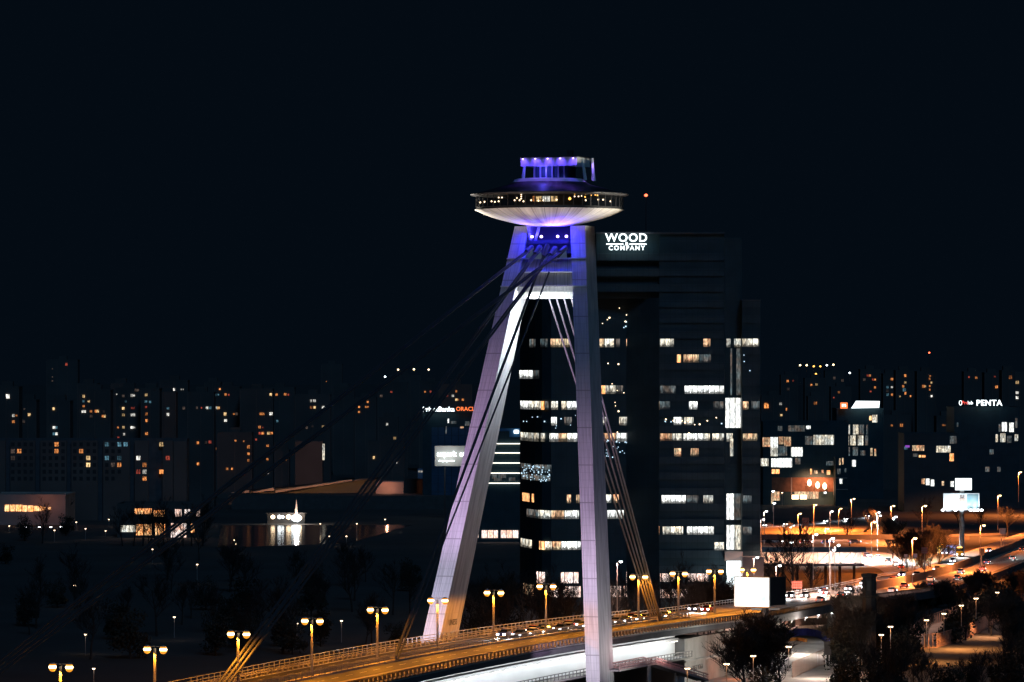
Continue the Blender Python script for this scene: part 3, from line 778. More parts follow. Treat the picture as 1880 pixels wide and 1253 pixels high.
lamp_row(a, [(1403, 940, 1520), (1397, 955, 1490), (1452, 966, 1540), (1493, 983, 1120), (1523, 990, 1085), (1533, 1003, 1060), (1525, 1012, 1075), (1609, 942, 1480), (1611, 948, 1440), (1384, 1025, 1090), (1524, 940, 1640), (1133, 1033, 1000), (1425, 1040, 1060)], 'tall white street lamp over the lit junction right of the tower, #', 'white street lamps at the junction')
a = make_lamp('street_lamp', 12.5, 1.0, E_sod, (1, .25, .05), 150000, .5); a['h'] = 12.5
lamp_row(a, [(1465, 944, 1700), (1540, 935, 1720), (1515, 972, 1480), (1563, 917, 1680), (1494, 928, 1740), (1600, 960, 1440), (1636, 930, 1600), (1693, 930, 1335), (1832, 911, 1640), (1870, 868, 1900), (1675, 990, 1180), (1765, 925, 1500), (1800, 966, 1290)], 'tall orange street lamp by the slip roads on the right, #', 'orange street lamps by the slip roads')
a = make_lamp('park_lamp', 4.2, .28, E_warm, (1, .38, .12), 500, .27, True, .06); a['h'] = 4.2
lamp_row(a, [(1635, 1153, 900), (1618, 1168, 890), (1701, 1141, 905), (1733, 1129, 930), (1765, 1114, 960), (1792, 1101, 985), (1831, 1090, 1010), (1383, 1207, 800), (1334, 1222, 790), (1448, 1190, 810), (1262, 1230, 780)], 'small twin-globe park lamp among the dark trees at lower right, #', 'park lamps at lower right', 'park lamp')
a = make_lamp('park_lamp', 4.5, 0, E_warm, (1, .7, .5), 60, .32, False, .06); a['h'] = 4.5
lamp_row(a, [(137, 1077, 1150), (157, 1167, 960), (172, 1230, 860), (320, 1135, 1010), (362, 1038, 1280), (545, 1147, 980), (563, 1087, 1130), (627, 1142, 980), (707, 955, 1700), (655, 963, 1660), (588, 963, 1700), (636, 986, 1560), (605, 986, 1560), (430, 993, 1500), (100, 975, 1600), (194, 976, 1650), (157, 972, 1620), (140, 960, 1720), (17, 967, 1700), (252, 950, 1800), (433, 1000, 1480), (280, 1010, 1420), (200, 955, 1760), (1436, 906, 1600)], 'small lone park lamp glinting in the dark trees on the left, #', 'park lamps in the dark park', 'park lamp')
a = make_lamp('bracket_lamp', .6, .2, E_wht, (1, .93, .85), 700, .34, False, .06); a['h'] = .6
lamp_row(a, [(1355+i*24.7-(i > 5)*2, 1152-i*3.6+(i > 2)*.8, 905+i*14) for i in range(8)], 'white bracket lamp in the line under the road edge above the plaza, #', 'bracket lamps over the plaza', 'lamp')
a = make_lamp('yard_lamp', 7, .3, E_wht, (.9, .95, 1), 500, .55, False, .08); a['h'] = 7
lamp_row(a, [(46, 968, 1750), (71, 969, 1750), (92, 969, 1750), (111, 968, 1750), (170, 914, 2000), (1420, 925, 1500), (1418, 903, 1560)], 'white yard lamp over a dark car park in the distance, #', 'yard lamps in the distance', 'lamp')
a = make_lamp('star_lamp', 12, 0, E_wht, (.8, .95, 1), 6000, .6, False, .12); a['h'] = 12
p = P(1453, 997, 1165); a.location = (p.x, p.y, p.z-12); tag(a, 'brilliant blue-white lamp shining through the big bare tree in front of the barrier', 'street lamp'); a.name = 'street_lamp'
for e in list(bpy.data.objects):
    if 'h' in e.keys(): del e['h']

a = make_lamp('street_lamp', 14, .9, E_wht, (.80, .95, 1), 220000, .5)  # extra mast lamp put in only to whiten the curved ramp
p = P(1640, 950, 1440); a.location = (p.x, p.y, p.z-14); tag(a, 'added tall mast lamp flooding the curved ramp with bluish white light', 'street lamp')
# far lights of the hillside quarter
fl_me = MB().lathe([(0, -.9), (.8, -.5), (1.0, 0), (.8, .5), (0, .9)], 8).mesh('far_lamp')
far = []
for px, yy, m in ((593, 679, E_wht), (731, 679, E_warm), (760, 678.5, E_sod), (787, 679, E_warm), (707, 692, E_wht), (627, 692, E_wht), (598, 701, E_amber), (1469, 671, E_sod), (1481, 671, E_sod), (1494, 673, E_amber), (1506, 673, E_amber), (1518, 671, E_wht), (1530, 670, E_sod), (1498, 687, E_amber), (1706, 648, E_red), (1531, 687, E_wht), (1560, 685, E_wht), (1654, 684, E_wht), (1790, 681, E_wht), (1819, 680, E_amber), (135, 699, E_wht), (1540, 706, E_wht), (1450, 707, E_wht), (122, 669, E_amber)):
    p = P(px, yy, 5200)
    e = empty('hill_lamp', (p.x, p.y, 0), 0, None, 'lamp')
    MB().tube((0, 0, 0), (0, 0, p.z), .3, .15, 5).build('mast', M_dsteel, e)
    q = link('lamp_globe', MB().lathe([(0, -1.0), (.9, -.5), (1.1, 0), (.9, .5), (0, 1.0)], 8, (0, -.3, p.z)).mesh('lamp_globe'), e); q.data.materials.append(m)
    far.append(e)
number_labels(far, 'tiny far light on the skyline beyond the housing blocks, #', 'far lights along the skyline')

# ================================================================== vehicles
M_carp = [surf('car_paint_%s' % n_, c, .3, .3, var=.05) for n_, c in (('silver', (.4, .4, .42)), ('black', (.03, .03, .035)), ('white', (.7, .7, .7)), ('red', (.35, .04, .03)), ('blue', (.05, .08, .25)))]
M_rubber = surf('rubber', (.02, .02, .02), .9); M_rim = surf('alloy', (.4, .4, .42), .35, .8)
M_glassc = surf('car_glass', (.02, .025, .03), .1, var=.02)
def loft(mb, st):
    # st: list of (y, hw_bottom, hw_top, zb, zt)
    vs = []
    for y, wb, wt, zb, zt in st: vs += [(-wb, y, zb), (wb, y, zb), (wb, y, (zb+zt)/2+.05), (wt, y, zt), (-wt, y, zt), (-wb, y, (zb+zt)/2+.05)]
    fs = []
    for i in range(len(st)-1):
        for j in range(6): fs.append((i*6+j, i*6+(j+1) % 6, (i+1)*6+(j+1) % 6, (i+1)*6+j))
    fs += [(5, 4, 3, 2, 1, 0), tuple(range(6*len(st)-6, 6*len(st)))]
    return mb.add(vs, fs)
def wheel(parent, x, y, r=.32, w=.22):
    t = MB().tube((x-w/2, y, r), (x+w/2, y, r), r, r, 14).build('tyre', M_rubber, parent)
    s = 1 if x > 0 else -1
    MB().tube((x+s*w*.5, y, r), (x+s*(w*.5+.02), y, r), r*.6, r*.55, 10).build('rim', M_rim, t)
def make_car(paint, power=13000):
    e = empty('car')
    loft(MB(), [(-2.15, .70, .66, .38, .86), (-2.0, .84, .76, .28, .98), (-1.2, .88, .80, .24, 1.0), (.8, .88, .80, .24, .98), (1.7, .86, .74, .26, .86), (2.12, .74, .62, .34, .70)]).build('body', paint, e)
    loft(MB(), [(-1.9, .74, .66, .95, 1.02), (-1.2, .76, .60, .96, 1.42), (.1, .76, .60, .96, 1.44), (1.0, .74, .68, .95, 1.0)]).build('windows', M_glassc, e)
    MB().box((0, -.55, 1.455), (1.2, 1.4, .05)).build('roof', paint, e)
    for x in (-.8, .8):
        for y in (-1.35, 1.35): wheel(e, x, y)
    for s in (-1, 1):
        MB().box((s*.62, 2.1, .64), (.44, .16, .26)).build('headlight', E_head, e)
        MB().box((s*.66, -2.14, .74), (.26, .1, .16)).build('taillight', E_tail, e)
        MB().box((s*.98, .75, 1.0), (.2, .1, .14)).build('mirror', paint, e)
    light('SPOT', 'headlight_beam', (0, 2.3, .75), power, (.88, .96, 1), e, to=(0, 8.3, -.95), size=.25, spot=42, blend=.8)
    return e
protos = [make_car(p) for p in M_carp]
used = set(); cars_to, cars_from, cars_slip = [], [], []
def put_car(path, lst, i):
    """path: function s (metres-ish) -> point; oriented from path(i) towards path(i)+"""
    k = i % len(protos)
    q = protos[k] if k not in used else copy_tree(protos[k]); used.add(k)
    a, b = path
    q.location = a; d = b-a
    q.rotation_euler = (math.atan2(d.z, Vector((d.x, d.y)).length), 0, math.atan2(d.y, d.x)-math.pi/2)
    q['category'] = 'car'; lst.append(q)
j = 0
for u in list(range(50, 147, 7)):          # towards the camera on the far carriageway
    for t in ((-2.4, -5.2) if u % 3 else (-2.4,)):
        uu = u+rng.uniform(-1.5, 1.5)
        put_car((WD(uu, t, .05), WD(uu-3, t, .05)), cars_to, j*3+1); j += 1
for f, s in [(.35, .30), (.35, .18), (.75, .3), (1.1, .18), (1.2, .31), (1.6, .3), (1.75, .18), (2.1, .31), (2.5, .3), (2.55, .18), (2.95, .3), (3.3, .18), (3.45, .31), (3.9, .3), (4.35, .2), (5.0, .3)]:
    put_car((RD(f, s, .05), RD(f-.03, s, .05)), cars_to, j); j += 1
for f, s in [(.5, .62), (1.0, .75), (1.5, .62), (2.3, .78), (2.75, .64), (3.1, .8), (3.35, .62), (3.7, .82), (4.0, .65), (4.3, .8), (4.6, .64), (4.95, .82), (5.3, .66), (5.6, .8)]:
    put_car((RD(f, s, .05), RD(f+.03, s, .05)), cars_from, j); j += 1
def along(pl, f): return interp(pl, f)
rc = [tuple((G(*a)+G(*b))/2+Vector((0, 0, .12))) for a, b in zip(rf, rn)]
for f in (.3, .9, 1.5, 2.2, 2.9, 3.5):
    put_car((along(rc, f), along(rc, f-.05 if f > 2 else f+.05)), cars_slip, j); j += 1
ur = [tuple(G(*a, .05)) for a in ((1400, 968), (1470, 964), (1540, 957.5), (1610, 948))]
for f in (.2, .7, 1.2, 1.7, 2.2, 2.7):
    put_car((along(ur, f), along(ur, f-.05)), cars_slip, j); j += 1
lr = [tuple(G(*a, .05)) for a in ((1400, 997), (1480, 998), (1560, 998), (1650, 996))]
for f in (.1, .25, .4, 1.0, 1.5, 2.1):
    put_car((along(lr, f), along(lr, f+.05)), cars_slip, j); j += 1
number_labels(cars_to, 'oncoming car with bright headlights on the main road, # in queue', 'cars coming towards the bridge')
number_labels(cars_from, 'car driving away on the near carriageway with red tail lights, #', 'cars driving away from the bridge')
number_labels(cars_slip, 'car on the slip roads beside the junction, #', 'cars on the slip roads')
# the bus
bp = G(1752, 1021, 2.2); bus = empty('bus', (bp.x, bp.y, 2.2), R(190), 'yellow-fronted dark coach with glowing headlights waiting under the tall billboard mast', 'bus')
M_yel = surf('yellow_paint', (.75, .45, .05), .4, var=.05)
loft(MB(), [(-6.2, 1.2, 1.15, .4, 3.0), (-6, 1.3, 1.22, .35, 3.15), (5.8, 1.3, 1.22, .35, 3.15), (6.1, 1.24, 1.15, .4, 3.0)]).build('body', M_carp[4], bus)
MB().box((0, 6.14, 1.1), (2.3, .1, 1.3)).build('front_panel', M_yel, bus)
MB().box((0, 6.15, 2.3), (2.3, .08, .95)).build('windscreen', M_glassc, bus)
MB().box((0, 6.2, 2.95), (1.7, .08, .3)).build('destination_board', E_amber, bus)
for s in (-1, 1):
    MB().box((s*.85, 6.22, .75), (.4, .12, .35)).build('headlight', E_head, bus)
    MB().box((s*1.02, -6.22, .9), (.2, .1, .5)).build('taillight', E_tail, bus)
    for y in (-3.6, 3.9): wheel(bus, s*1.15, y, .5, .3)
    for k in range(7): MB().box((s*1.31, -5.2+1.6*k, 2.15), (.03, 1.4, .9)).build('side_window', M_glassc, bus)
    for k in range(6): MB().box((s*1.32, -5+2*k, .55), (.03, .2, .12)).build('marker_light', E_amber, bus)
light('SPOT', 'headlight_beam', (0, 6.5, .9), 6000, (1, .95, .85), bus, to=(0, 20, -.2), size=.3, spot=80, blend=.8)
light('POINT', 'roof_glow', (0, 6.9, 2.6), 60, (1, .5, .1), bus)
tb = G(1738, 1019, 2.2); tr_ = empty('truck', (tb.x-1.5, tb.y-2, 2.2), R(185), 'small orange-topped service truck with white lamp left of the coach', 'truck')
loft(MB(), [(1.2, 1.0, .95, .4, 1.4), (1.8, 1.0, .9, .4, 2.3), (2.9, 1.0, .9, .4, 2.3), (3.2, .98, .85, .45, 1.3)]).build('cab', M_carp[2], tr_)
MB().box((0, -1.2, 1.9), (2.1, 4.6, 2.6)).build('cargo_box', M_yel, tr_)
for s in (-1, 1):
    MB().box((s*.7, 3.2, .8), (.35, .12, .25)).build('headlight', E_head, tr_)
    for y in (-2.4, 2.3): wheel(tr_, s*.95, y, .42, .26)
MB().box((0, -1.2, 3.3), (1.2, .6, .25)).build('beacon', E_amber, tr_)

# ================================================================== billboards and road signs
bx = P(1405, 1115, 868)
BB = empty('billboard', (bx.x, bx.y, 0), 0, 'big glowing white two-winged billboard on a thick dark post beside the bridge road', 'billboard')
MB().tube((0, 0, -.2), (0, 0, bx.z+.3), .72, .66, 16).build('post', M_dsteel, BB)
def panel(mb_name, xa, xb, ya, yb, ztop, zbot, m, parent, th=.25):
    d = Vector((xb-xa, yb-ya, 0)); L = d.length; an = math.atan2(d.y, d.x)
    return MB().box(((xa+xb)/2, (ya+yb)/2, (ztop+zbot)/2), (L, th, ztop-zbot), an).build(mb_name, m, parent)
zt, zb = P(0, 1061, 868).z, P(0, 1114, 868).z
m, n, l, b = newmat('backlit_poster')
tc = n.new('ShaderNodeTexCoord'); sp = n.new('ShaderNodeSeparateXYZ'); l.new(tc.outputs['Generated'], sp.inputs[0])
nz = n.new('ShaderNodeTexNoise'); nz.inputs['Scale'].default_value = 6; l.new(tc.outputs['Generated'], nz.inputs['Vector'])
gr = n.new('ShaderNodeTexGradient'); gr.gradient_type = 'SPHERICAL'; mp = n.new('ShaderNodeMapping'); mp.inputs['Location'].default_value = (-.82*2.2, 0, -.28*2.2); mp.inputs['Scale'].default_value = (2.2, 0, 2.2)
l.new(tc.outputs['Generated'], mp.inputs[0]); l.new(mp.outputs[0], gr.inputs[0])
k = n.new('ShaderNodeMath'); k.operation = 'MULTIPLY'; l.new(gr.outputs[0], k.inputs[0]); l.new(nz.outputs['Fac'], k.inputs[1])
r_ = n.new('ShaderNodeValToRGB'); r_.color_ramp.elements[0].color = (.9, .98, 1, 1); r_.color_ramp.elements[1].color = (.25, .4, .45, 1); r_.color_ramp.elements[0].position = .18; r_.color_ramp.elements[1].position = .5
l.new(k.outputs[0], r_.inputs[0]); l.new(r_.outputs[0], b.inputs['Emission Color']); b.inputs['Emission Strength'].default_value = 1.6
m.cycles.emission_sampling = 'NONE'
wd = lambda px: (px-1405)*868/F
panel('lit_panel', wd(1350), wd(1411), 1.5, -1.2, zt, zb, m, BB)
panel('dark_panel', wd(1413), wd(1444), -1.0, 3.6, zt+.1, zb+.2, M_black, BB)
panel('frame', wd(1349), wd(1412.5), 1.75, -.95, zt+.2, zb-.2, M_orange, BB, .3)  # orange light on the border put into the frame colour
MB().box((0, 0, zb-.5), (5.5, .3, .3)).build('cross_beam', M_steel, BB)
light('AREA', 'panel_light', (wd(1380), -2.2, (zt+zb)/2), 900, (.9, .97, 1), BB, to=(wd(1380), -30, 2), size=6, sy=4)

bx = P(1766, 940, 1420); T = lambda px: (px-1766)*1420/F
B2 = empty('billboard', (bx.x, bx.y, 0), 0, 'tall mast billboard at far right with a wide lit poster under a white box', 'billboard')
MB().tube((0, 0, 0), (0, 0, bx.z+9), .85, .7, 14).build('mast', M_steel, B2)
z = lambda py: HC-(py-HY)*1420/F
M_poster = surf('pale_poster', (.75, .8, .82), .6, var=.1)
M_poster2 = surf('blue_poster', (.10, .22, .30), .6, var=.5, scale=.6, col2=(.25, .35, .35))
M_fig = surf('figure_print', (.16, .14, .14), .6, var=.5, scale=.9, col2=(.5, .38, .32))
panel('poster', T(1731), T(1797), -1.6, -1.6, z(906), z(936), M_poster, B2)
panel('blue_picture', T(1774), T(1795), -1.78, -1.78, z(908), z(934), M_poster2, B2, .05)
fg = MB()      # two embracing figures in the picture
for x0_, tilt in ((1763, .4), (1768, -.5)):
    cx = T(x0_)
    fg.lathe([(0, -.42), (.3, -.3), (.42, 0), (.3, .3), (0, .42)], 10, (cx, 0, z(911)))
    fg.tube((cx+tilt, 0, z(931)), (cx, 0, z(914)), .95, .6, 10)
fo = fg.build('figures_picture', M_fig, B2); fo.scale = (1, .06, 1); fo.location = (0, -1.80, 0)
panel('frame', T(1730.5), T(1797.5), -1.3, -1.3, z(905), z(937), M_steel, B2, .3)
panel('top_box', T(1753.5), T(1783), -1.0, -1.0, z(878.5), z(900), E_sw, B2, 1.2)
panel('catwalk', T(1729), T(1800), -2.6, -2.6, z(937.4), z(938.6), M_dsteel, B2, 1.4)
for px in (1729, 1752, 1780, 1786, 1793, 1800):
    MB().lathe([(0, -.35), (.45, -.2), (.55, 0), (.4, .3), (0, .4)], 10, (T(px), -3.6, z(936.5))).build('poster_lamp', E_wht, B2)
for px in (1740, 1765, 1790):
    light('SPOT', 'poster_light', (T(px), -5.0, z(938)), 2600, (.85, .95, 1), B2, to=(T(px), -1.7, z(920)), size=.3, spot=110, blend=.8)

def sign(label, px0, px1, py0, py1, Y, m, posts=2, pz=0):
    c = P((px0+px1)/2, (py0+py1)/2, Y); w_ = (px1-px0)*Y/F; h_ = (py1-py0)*Y/F
    e = empty('road_sign', (c.x, c.y, pz), 0, label, 'road sign')
    MB().box((0, 0, c.z-pz), (w_, .15, h_)).build('sign_board', m, e)
    if m in (M_redsign,):
        g_ = MB()
        for i in range(5): g_.box((-w_/2+w_*(i+.5)/5, -.1, c.z-pz), (.06, .06, h_))
        for i in range(3): g_.box((0, -.14, c.z-pz-h_/2+h_*(i+.5)/3), (w_, .06, .06))
        g_.build('back_ribs', M_steel, e)
    for i in range(posts):
        x = (i-(posts-1)/2)*w_*.45
        MB().tube((x, .15, 0), (x, .15, c.z-pz+h_*.4), .1, .1, 6).build('post', M_steel, e)
    return e
sign('square red back of a road sign on three posts beside the big bare tree', 1453.5, 1472.5, 1067, 1081.5, 1080, M_redsign, 3)
sign('reddish back of a road sign on a pole below the orange lamps', 1691.5, 1703, 1005, 1017, 1250, M_redsign, 1)
sign('tall narrow reddish sign gantry panel beside the upper slip road', 1473, 1485, 951, 965, 1450, M_redsign, 2)
sign('grey ribbed sign back at the far end of the main road', 1835, 1846, 970, 981, 1500, M_steel, 2)
sign('small dark sign back over the dividing wall of the main road', 1798, 1807, 1007, 1020, 1330, M_dsteel, 1)
sign('small white chevron sign on the verge of the curving ramp, left one', 1660, 1666, 1018, 1023, 1290, M_white, 1)
sign('small white chevron sign on the verge of the curving ramp, right one', 1677, 1684, 1017, 1024, 1290, M_white, 1)
sign('dark upright panel standing in front of the painted skate wall on the plaza', 1513, 1526, 1178, 1203, 905, M_black, 2)

# walls by the road ----------------------------------------------------------
def wallp(name, label, pts, h, m, th=.4, cat='wall', topm=None):
    o = MB().sweep([Vector(p) for p in pts], [(-th/2, -.3), (th/2, -.3), (th/2, h), (-th/2, h)]).build(name, m)
    return tag(o, label, cat)
wallp('dividing_wall', 'dark retaining wall between the two carriageways of the main road', [RD(f, .46) for f in (3.0, 3.4, 3.8, 4.2, 4.6, 5.0, 5.4, 5.8)], 1.9, M_concd, .5)
wallp('wall_end', 'salmon-lit concrete wall end block where the carriageways part', [RD(f, .455) for f in (2.35, 2.5, 2.7, 2.98)], 2.0, M_pink, .5)
nb = empty('noise_barrier', (0, 0, 0), 0, 'long brightly lit pale barrier with lattice bracing across the junction', 'barrier')
pa, pb = P(1399, 1035, 1235), P(1582, 1035, 1235)
M_latt = surf('lit_screen_panel', (.75, .70, .66), .7, var=.35, scale=.9)
for i in range(9):
    a = pa.lerp(pb, i/9); b_ = pa.lerp(pb, (i+1)/9)
    MB().box(((a.x+b_.x)/2, a.y, a.z+1.55), (b_.x-a.x-.12, .2, 3.0)).build('panel', M_latt, nb)
    MB().tube((a.x, a.y-.2, a.z+.1), (b_.x, b_.y-.2, a.z+3.0) if i % 2 else ((a.x+b_.x)/2, a.y-.2, a.z+3.0), .06, .06, 5).build('brace', M_dsteel, nb)
MB().box(((pa.x+pb.x)/2, pa.y+.3, pa.z-.3), (pb.x-pa.x+1, 6, .6)).build('deck_edge', M_concd, nb)
for i in range(7):
    x = pa.x+(pb.x-pa.x)*(i+.5)/7
    MB().tube((x, pa.y+2, 0), (x, pa.y+2, pa.z-.6), .4, .4, 8).build('support', M_concd, nb)
    q = MB().box((x, pa.y-2.6, pa.z+.25), (.5, .2, .2)).build('barrier_fill_box', M_black, nb)  # boxes and point lights added to brighten the barrier panels
    light('POINT', 'barrier_fill', (x, pa.y-2.4, pa.z+1.1), 620, (1, .50, .30) if i < 4 else (1, .75, .66), nb, size=.3)
wallp('parapet_wall', 'low brown concrete parapet above the brightly lit barrier', [P(1399, 1012, 1265), P(1590, 1012, 1265)], 1.1, M_conc, .5)
wallp('parapet_wall', 'long dark parapet between the grassy verge and the lower road', [P(1398, 989, 1345), P(1700, 989, 1345)], 1.2, M_concd, .5)
wallp('parapet_wall', 'thin pale kerb wall beside the dark grass under the tall billboard', [G(1740, 986), G(1850, 983)], .9, M_lane, .5)
wallp('skate_wall', 'curved blue painted skate wall on the lit plaza', [G(1446, 1172), G(1462, 1168), G(1482, 1167), G(1500, 1170), G(1514, 1176), G(1524, 1187)], 1.6, M_blueg, .4, 'skate ramp')
wallp('skate_wall', 'low orange painted ledge inside the blue skate wall', [G(1448, 1178), G(1464, 1176), G(1480, 1179)], .7, M_orange, .5, 'ledge')
wallp('plaza_wall', 'pale back wall of the plaza under the road viaduct', [G(1440, 1150), G(1500, 1147), G(1560, 1146)], 1.6, M_pink, .4)
light('POINT', 'plaza_light', G(1480, 1165, 4.5), 11000, (1, .85, .72), None, size=.4).name = 'plaza_lamp_light'
light('POINT', 'plaza_light', G(1500, 1205, 4.5), 4500, (1, .8, .66), None, size=.4)
light('POINT', 'plaza_light', G(1420, 1195, 4.5), 1800, (1, .8, .66), None, size=.4)
light('POINT', 'pier_light', WB(104, 25, 6.5), 4200, (.95, .92, .80), None, size=.4)
light('POINT', 'under_bridge_light', WB(124, 17, 1.5), 420, (1, .22, .04), None, size=.4)
light('SPOT', 'path_light', G(1760, 1150, 5), 16000, (1, .36, .09), None, to=G(1760, 1150, 5)+Vector((0, 0, -9)), size=.4, spot=155, blend=.3)
light('SPOT', 'path_light', G(1700, 1172, 5), 9000, (1, .36, .09), None, to=G(1700, 1172, 5)+Vector((0, 0, -9)), size=.4, spot=155, blend=.3)
light('SPOT', 'path_light', G(1815, 1130, 5), 10000, (1, .40, .15), None, to=G(1815, 1130, 5)+Vector((0, 0, -9)), size=.4, spot=155, blend=.3)
def fence(name, label, pts, h, step, m, cat='fence'):
    e = empty(name, (0, 0, 0), 0, label, cat)
    for zz in (.15, h-.1): MB().sweep([p+Vector((0, 0, zz)) for p in pts], [(-.04, -.04), (.04, -.04), (.04, .04), (-.04, .04)]).build('rail', m, e)
    n = 0
    for i in range(len(pts)-1):
        L = (pts[i+1]-pts[i]).length; k = max(1, int(L/step))
        for j_ in range(k):
            if n > 95: break
            p = pts[i].lerp(pts[i+1], j_/k); MB().tube(p, p+Vector((0, 0, h)), .07, .07, 5).build('picket', m, e); n += 1
    return e
M_fence = surf('fence_paint', (.35, .22, .17), .7, var=.2)
fence('metal_fence', 'tall picket fence along the near side of the orange-lit path', [G(*a) for a in ((1675, 1193), (1720, 1190), (1775, 1174), (1835, 1142))], 3.2, 1.3, M_fence)
fence('metal_fence', 'slim fence along the far side of the orange-lit path', [G(*a) for a in ((1674, 1172), (1700, 1152), (1760, 1130), (1830, 1112))], 2.6, 3.5, M_fence)
fence('metal_fence', 'red-brown picket fence below the plaza at the bottom of the picture', [G(*a) for a in ((1455, 1245), (1500, 1225), (1560, 1205), (1600, 1200))], 3.2, 1.4, M_fence)

# ramp footbridge, pink-lit
fb = empty('footbridge', (0, 0, 0), 0, 'pink-lit pedestrian ramp with mesh sides bending down right of the near pylon leg', 'footbridge')
fp = [P(1126, 1230, 800), P(1192, 1217, 812), P(1290, 1248, 826)]
MB().sweep(fp, [(-1.3, -.3), (1.3, -.3), (1.3, 0), (-1.3, 0)]).build('walk_slab', M_conc, fb)
M_mesh = surf('pink_lit_mesh', (.42, .26, .26), .7, var=.3, scale=1.5)  # pink of the light put into the mesh colour
for s in (-1.3, 1.3):
    for zz in (.1, .5, .95):
        MB().sweep([p+Vector((0, 0, zz)) for p in fp], [(s-.05, -.1), (s+.05, -.1), (s+.05, .1), (s-.05, .1)]).build('rail', M_mesh, fb)
    for i in range(2):
        for k in range(8 if i == 0 else 11):
            p = fp[i].lerp(fp[i+1], k/(8 if i == 0 else 11)); d = (fp[i+1]-fp[i]).normalized()
            p = p+Vector((d.y, -d.x, 0))*s
            MB().box(p+Vector((0, 0, .5)), (.1, .1, 1.0)).build('post', M_mesh, fb)
for p in fp[1:]+[fp[1].lerp(fp[2], .5)]: MB().tube((p.x, p.y, -.2), (p.x, p.y, p.z-.3), .35, .35, 8).build('support', M_conc, fb)
light('POINT', 'ramp_light', fp[1].lerp(fp[2], .3)+Vector((0, -3.5, 3)), 700, (1, .55, .5), fb, size=.3)
light('POINT', 'ramp_light', fp[0].lerp(fp[1], .5)+Vector((0, -3.5, 3)), 350, (1, .6, .6), fb, size=.3)
text('graffiti', 'LOREZ YOLA', None, 1.3, M_black, pr, M=Matrix.Translation(WB(109, 13.45, 3.2)) @ Matrix.Rotation(BROT, 4, 'Z') @ Matrix.Rotation(R(90), 4, 'X'), ext=.01)
# gothic stone turret in the park, a dark outline over the road
tp = P(1596, 1052, 905); tz = tp.z
TU = empty('stone_turret', (tp.x, tp.y, 0), .2, 'dark old stone turret rising out of the trees in front of the main road', 'tower')
tb_ = MB(); tb_.lathe([(1.9, 0), (1.7, 1), (1.45, 1.2), (1.4, tz-5)], 8); tb_.build('shaft', M_stone, TU)
MB().lathe([(1.4, tz-5), (1.75, tz-4.7), (1.75, tz-4.3), (1.45, tz-4.2), (1.4, tz-.9), (1.7, tz-.7), (1.7, tz-.2), (.1, tz)], 8).build('belfry', M_stone, TU)
for i in range(8):
    a = math.pi/4*i+math.pi/8; MB().box((1.34*math.cos(a), 1.34*math.sin(a), tz-2.6), (.12, .5, 1.9), a).build('opening', M_black, TU)

# ================================================================== buildings
def bldg(name, label, cat, x0, x1, ytop, Y, depth, m, group=None, rz=0, parapet=True, ybot=None, wallname='wall'):
    """walls in real metres; x0, x1, ytop are where its camera-side face shows in the photograph at distance Y"""
    a = P(x0, ytop, Y); b_ = P(x1, ytop, Y); w_ = b_.x-a.x
    e = empty(name, ((a.x+b_.x)/2, Y, 0), rz, label, cat, group)
    zb_ = -.2 if ybot is None else P(0, ybot, Y).z
    MB().box((0, depth/2, (a.z+zb_)/2), (w_, depth, a.z-zb_)).build(wallname, m, e)
    if parapet:
        mb = MB()
        for c, d in (((0, .2, a.z+.3), (w_+.3, .45, .6)), ((0, depth-.2, a.z+.3), (w_+.3, .45, .6)), ((-w_/2+.05, depth/2, a.z+.3), (.4, depth-.9, .6)), ((w_/2-.05, depth/2, a.z+.3), (.4, depth-.9, .6))): mb.box(c, d)
        mb.build('parapet', m, e)
    return e
WIN = {}
def win(e, px, py, w_, h_, m, Y, name='window', dy=-.06, th=.12):
    """one window pane of building e at photograph position px, py; w_, h_ in photograph pixels"""
    key = m.name
    if key not in WIN:
        me = MB().box((0, 0, 0), (1, 1, 1)).mesh(name); me.materials.append(m); WIN[key] = me
    o = link(name, WIN[key], e)
    p = P(px, py, Y)
    o.location = (p.x-e.location.x, dy, p.z-e.location.z); o.scale = (w_*Y/F, th, h_*Y/F)
    return o

# ---- office tower with the white sign -----------------------------------------
def yf(px):
    if px < 1012: k = (1012-px)/57; return 1132+26*k*k
    if px < 1210: k = (px-1012)/198; return 1132+5*k
    return 1128
TW = empty('office_tower', (P(1175, 0, 1130).x, 1130, 0), 0, 'tall dark glass tower with glowing office floors behind the near pylon leg', 'office tower')
TX, TY = TW.location.x, 1130
def tw(v): return Vector((v.x-TX, v.y-TY, v.z))
def z_at(py, Y=1130): return HC-(py-HY)*Y/F
# curved glass wing
xs = [955, 963, 972, 982, 995, 1012, 1050, 1100, 1150, 1210]
zt_ = z_at(548); fr_ = [P(x, 0, yf(x)) for x in xs]
mb = MB(); vs = []
for p in fr_: vs += [(p.x-TX, p.y-TY, -.2), (p.x-TX, p.y-TY, zt_)]
fs = [(2*i, 2*i+2, 2*i+3, 2*i+1) for i in range(len(xs)-1)]
mb.add(vs, fs)
a, b_ = fr_[0], fr_[-1]
mb.add([(a.x-TX, a.y-TY, -.2), (a.x-TX, 60, -.2), (b_.x-TX, 60, -.2), (b_.x-TX, b_.y-TY, -.2), (a.x-TX, a.y-TY, zt_), (a.x-TX, 60, zt_), (b_.x-TX, 60, zt_), (b_.x-TX, b_.y-TY, zt_)], [(0, 1, 5, 4), (1, 2, 6, 5), (2, 3, 7, 6)])
mb.add([(p.x-TX, p.y-TY, zt_) for p in fr_]+[(b_.x-TX, 60, zt_), (a.x-TX, 60, zt_)], [tuple(range(len(xs)+2))])
mb.build('glass_wing', M_glassd, TW)
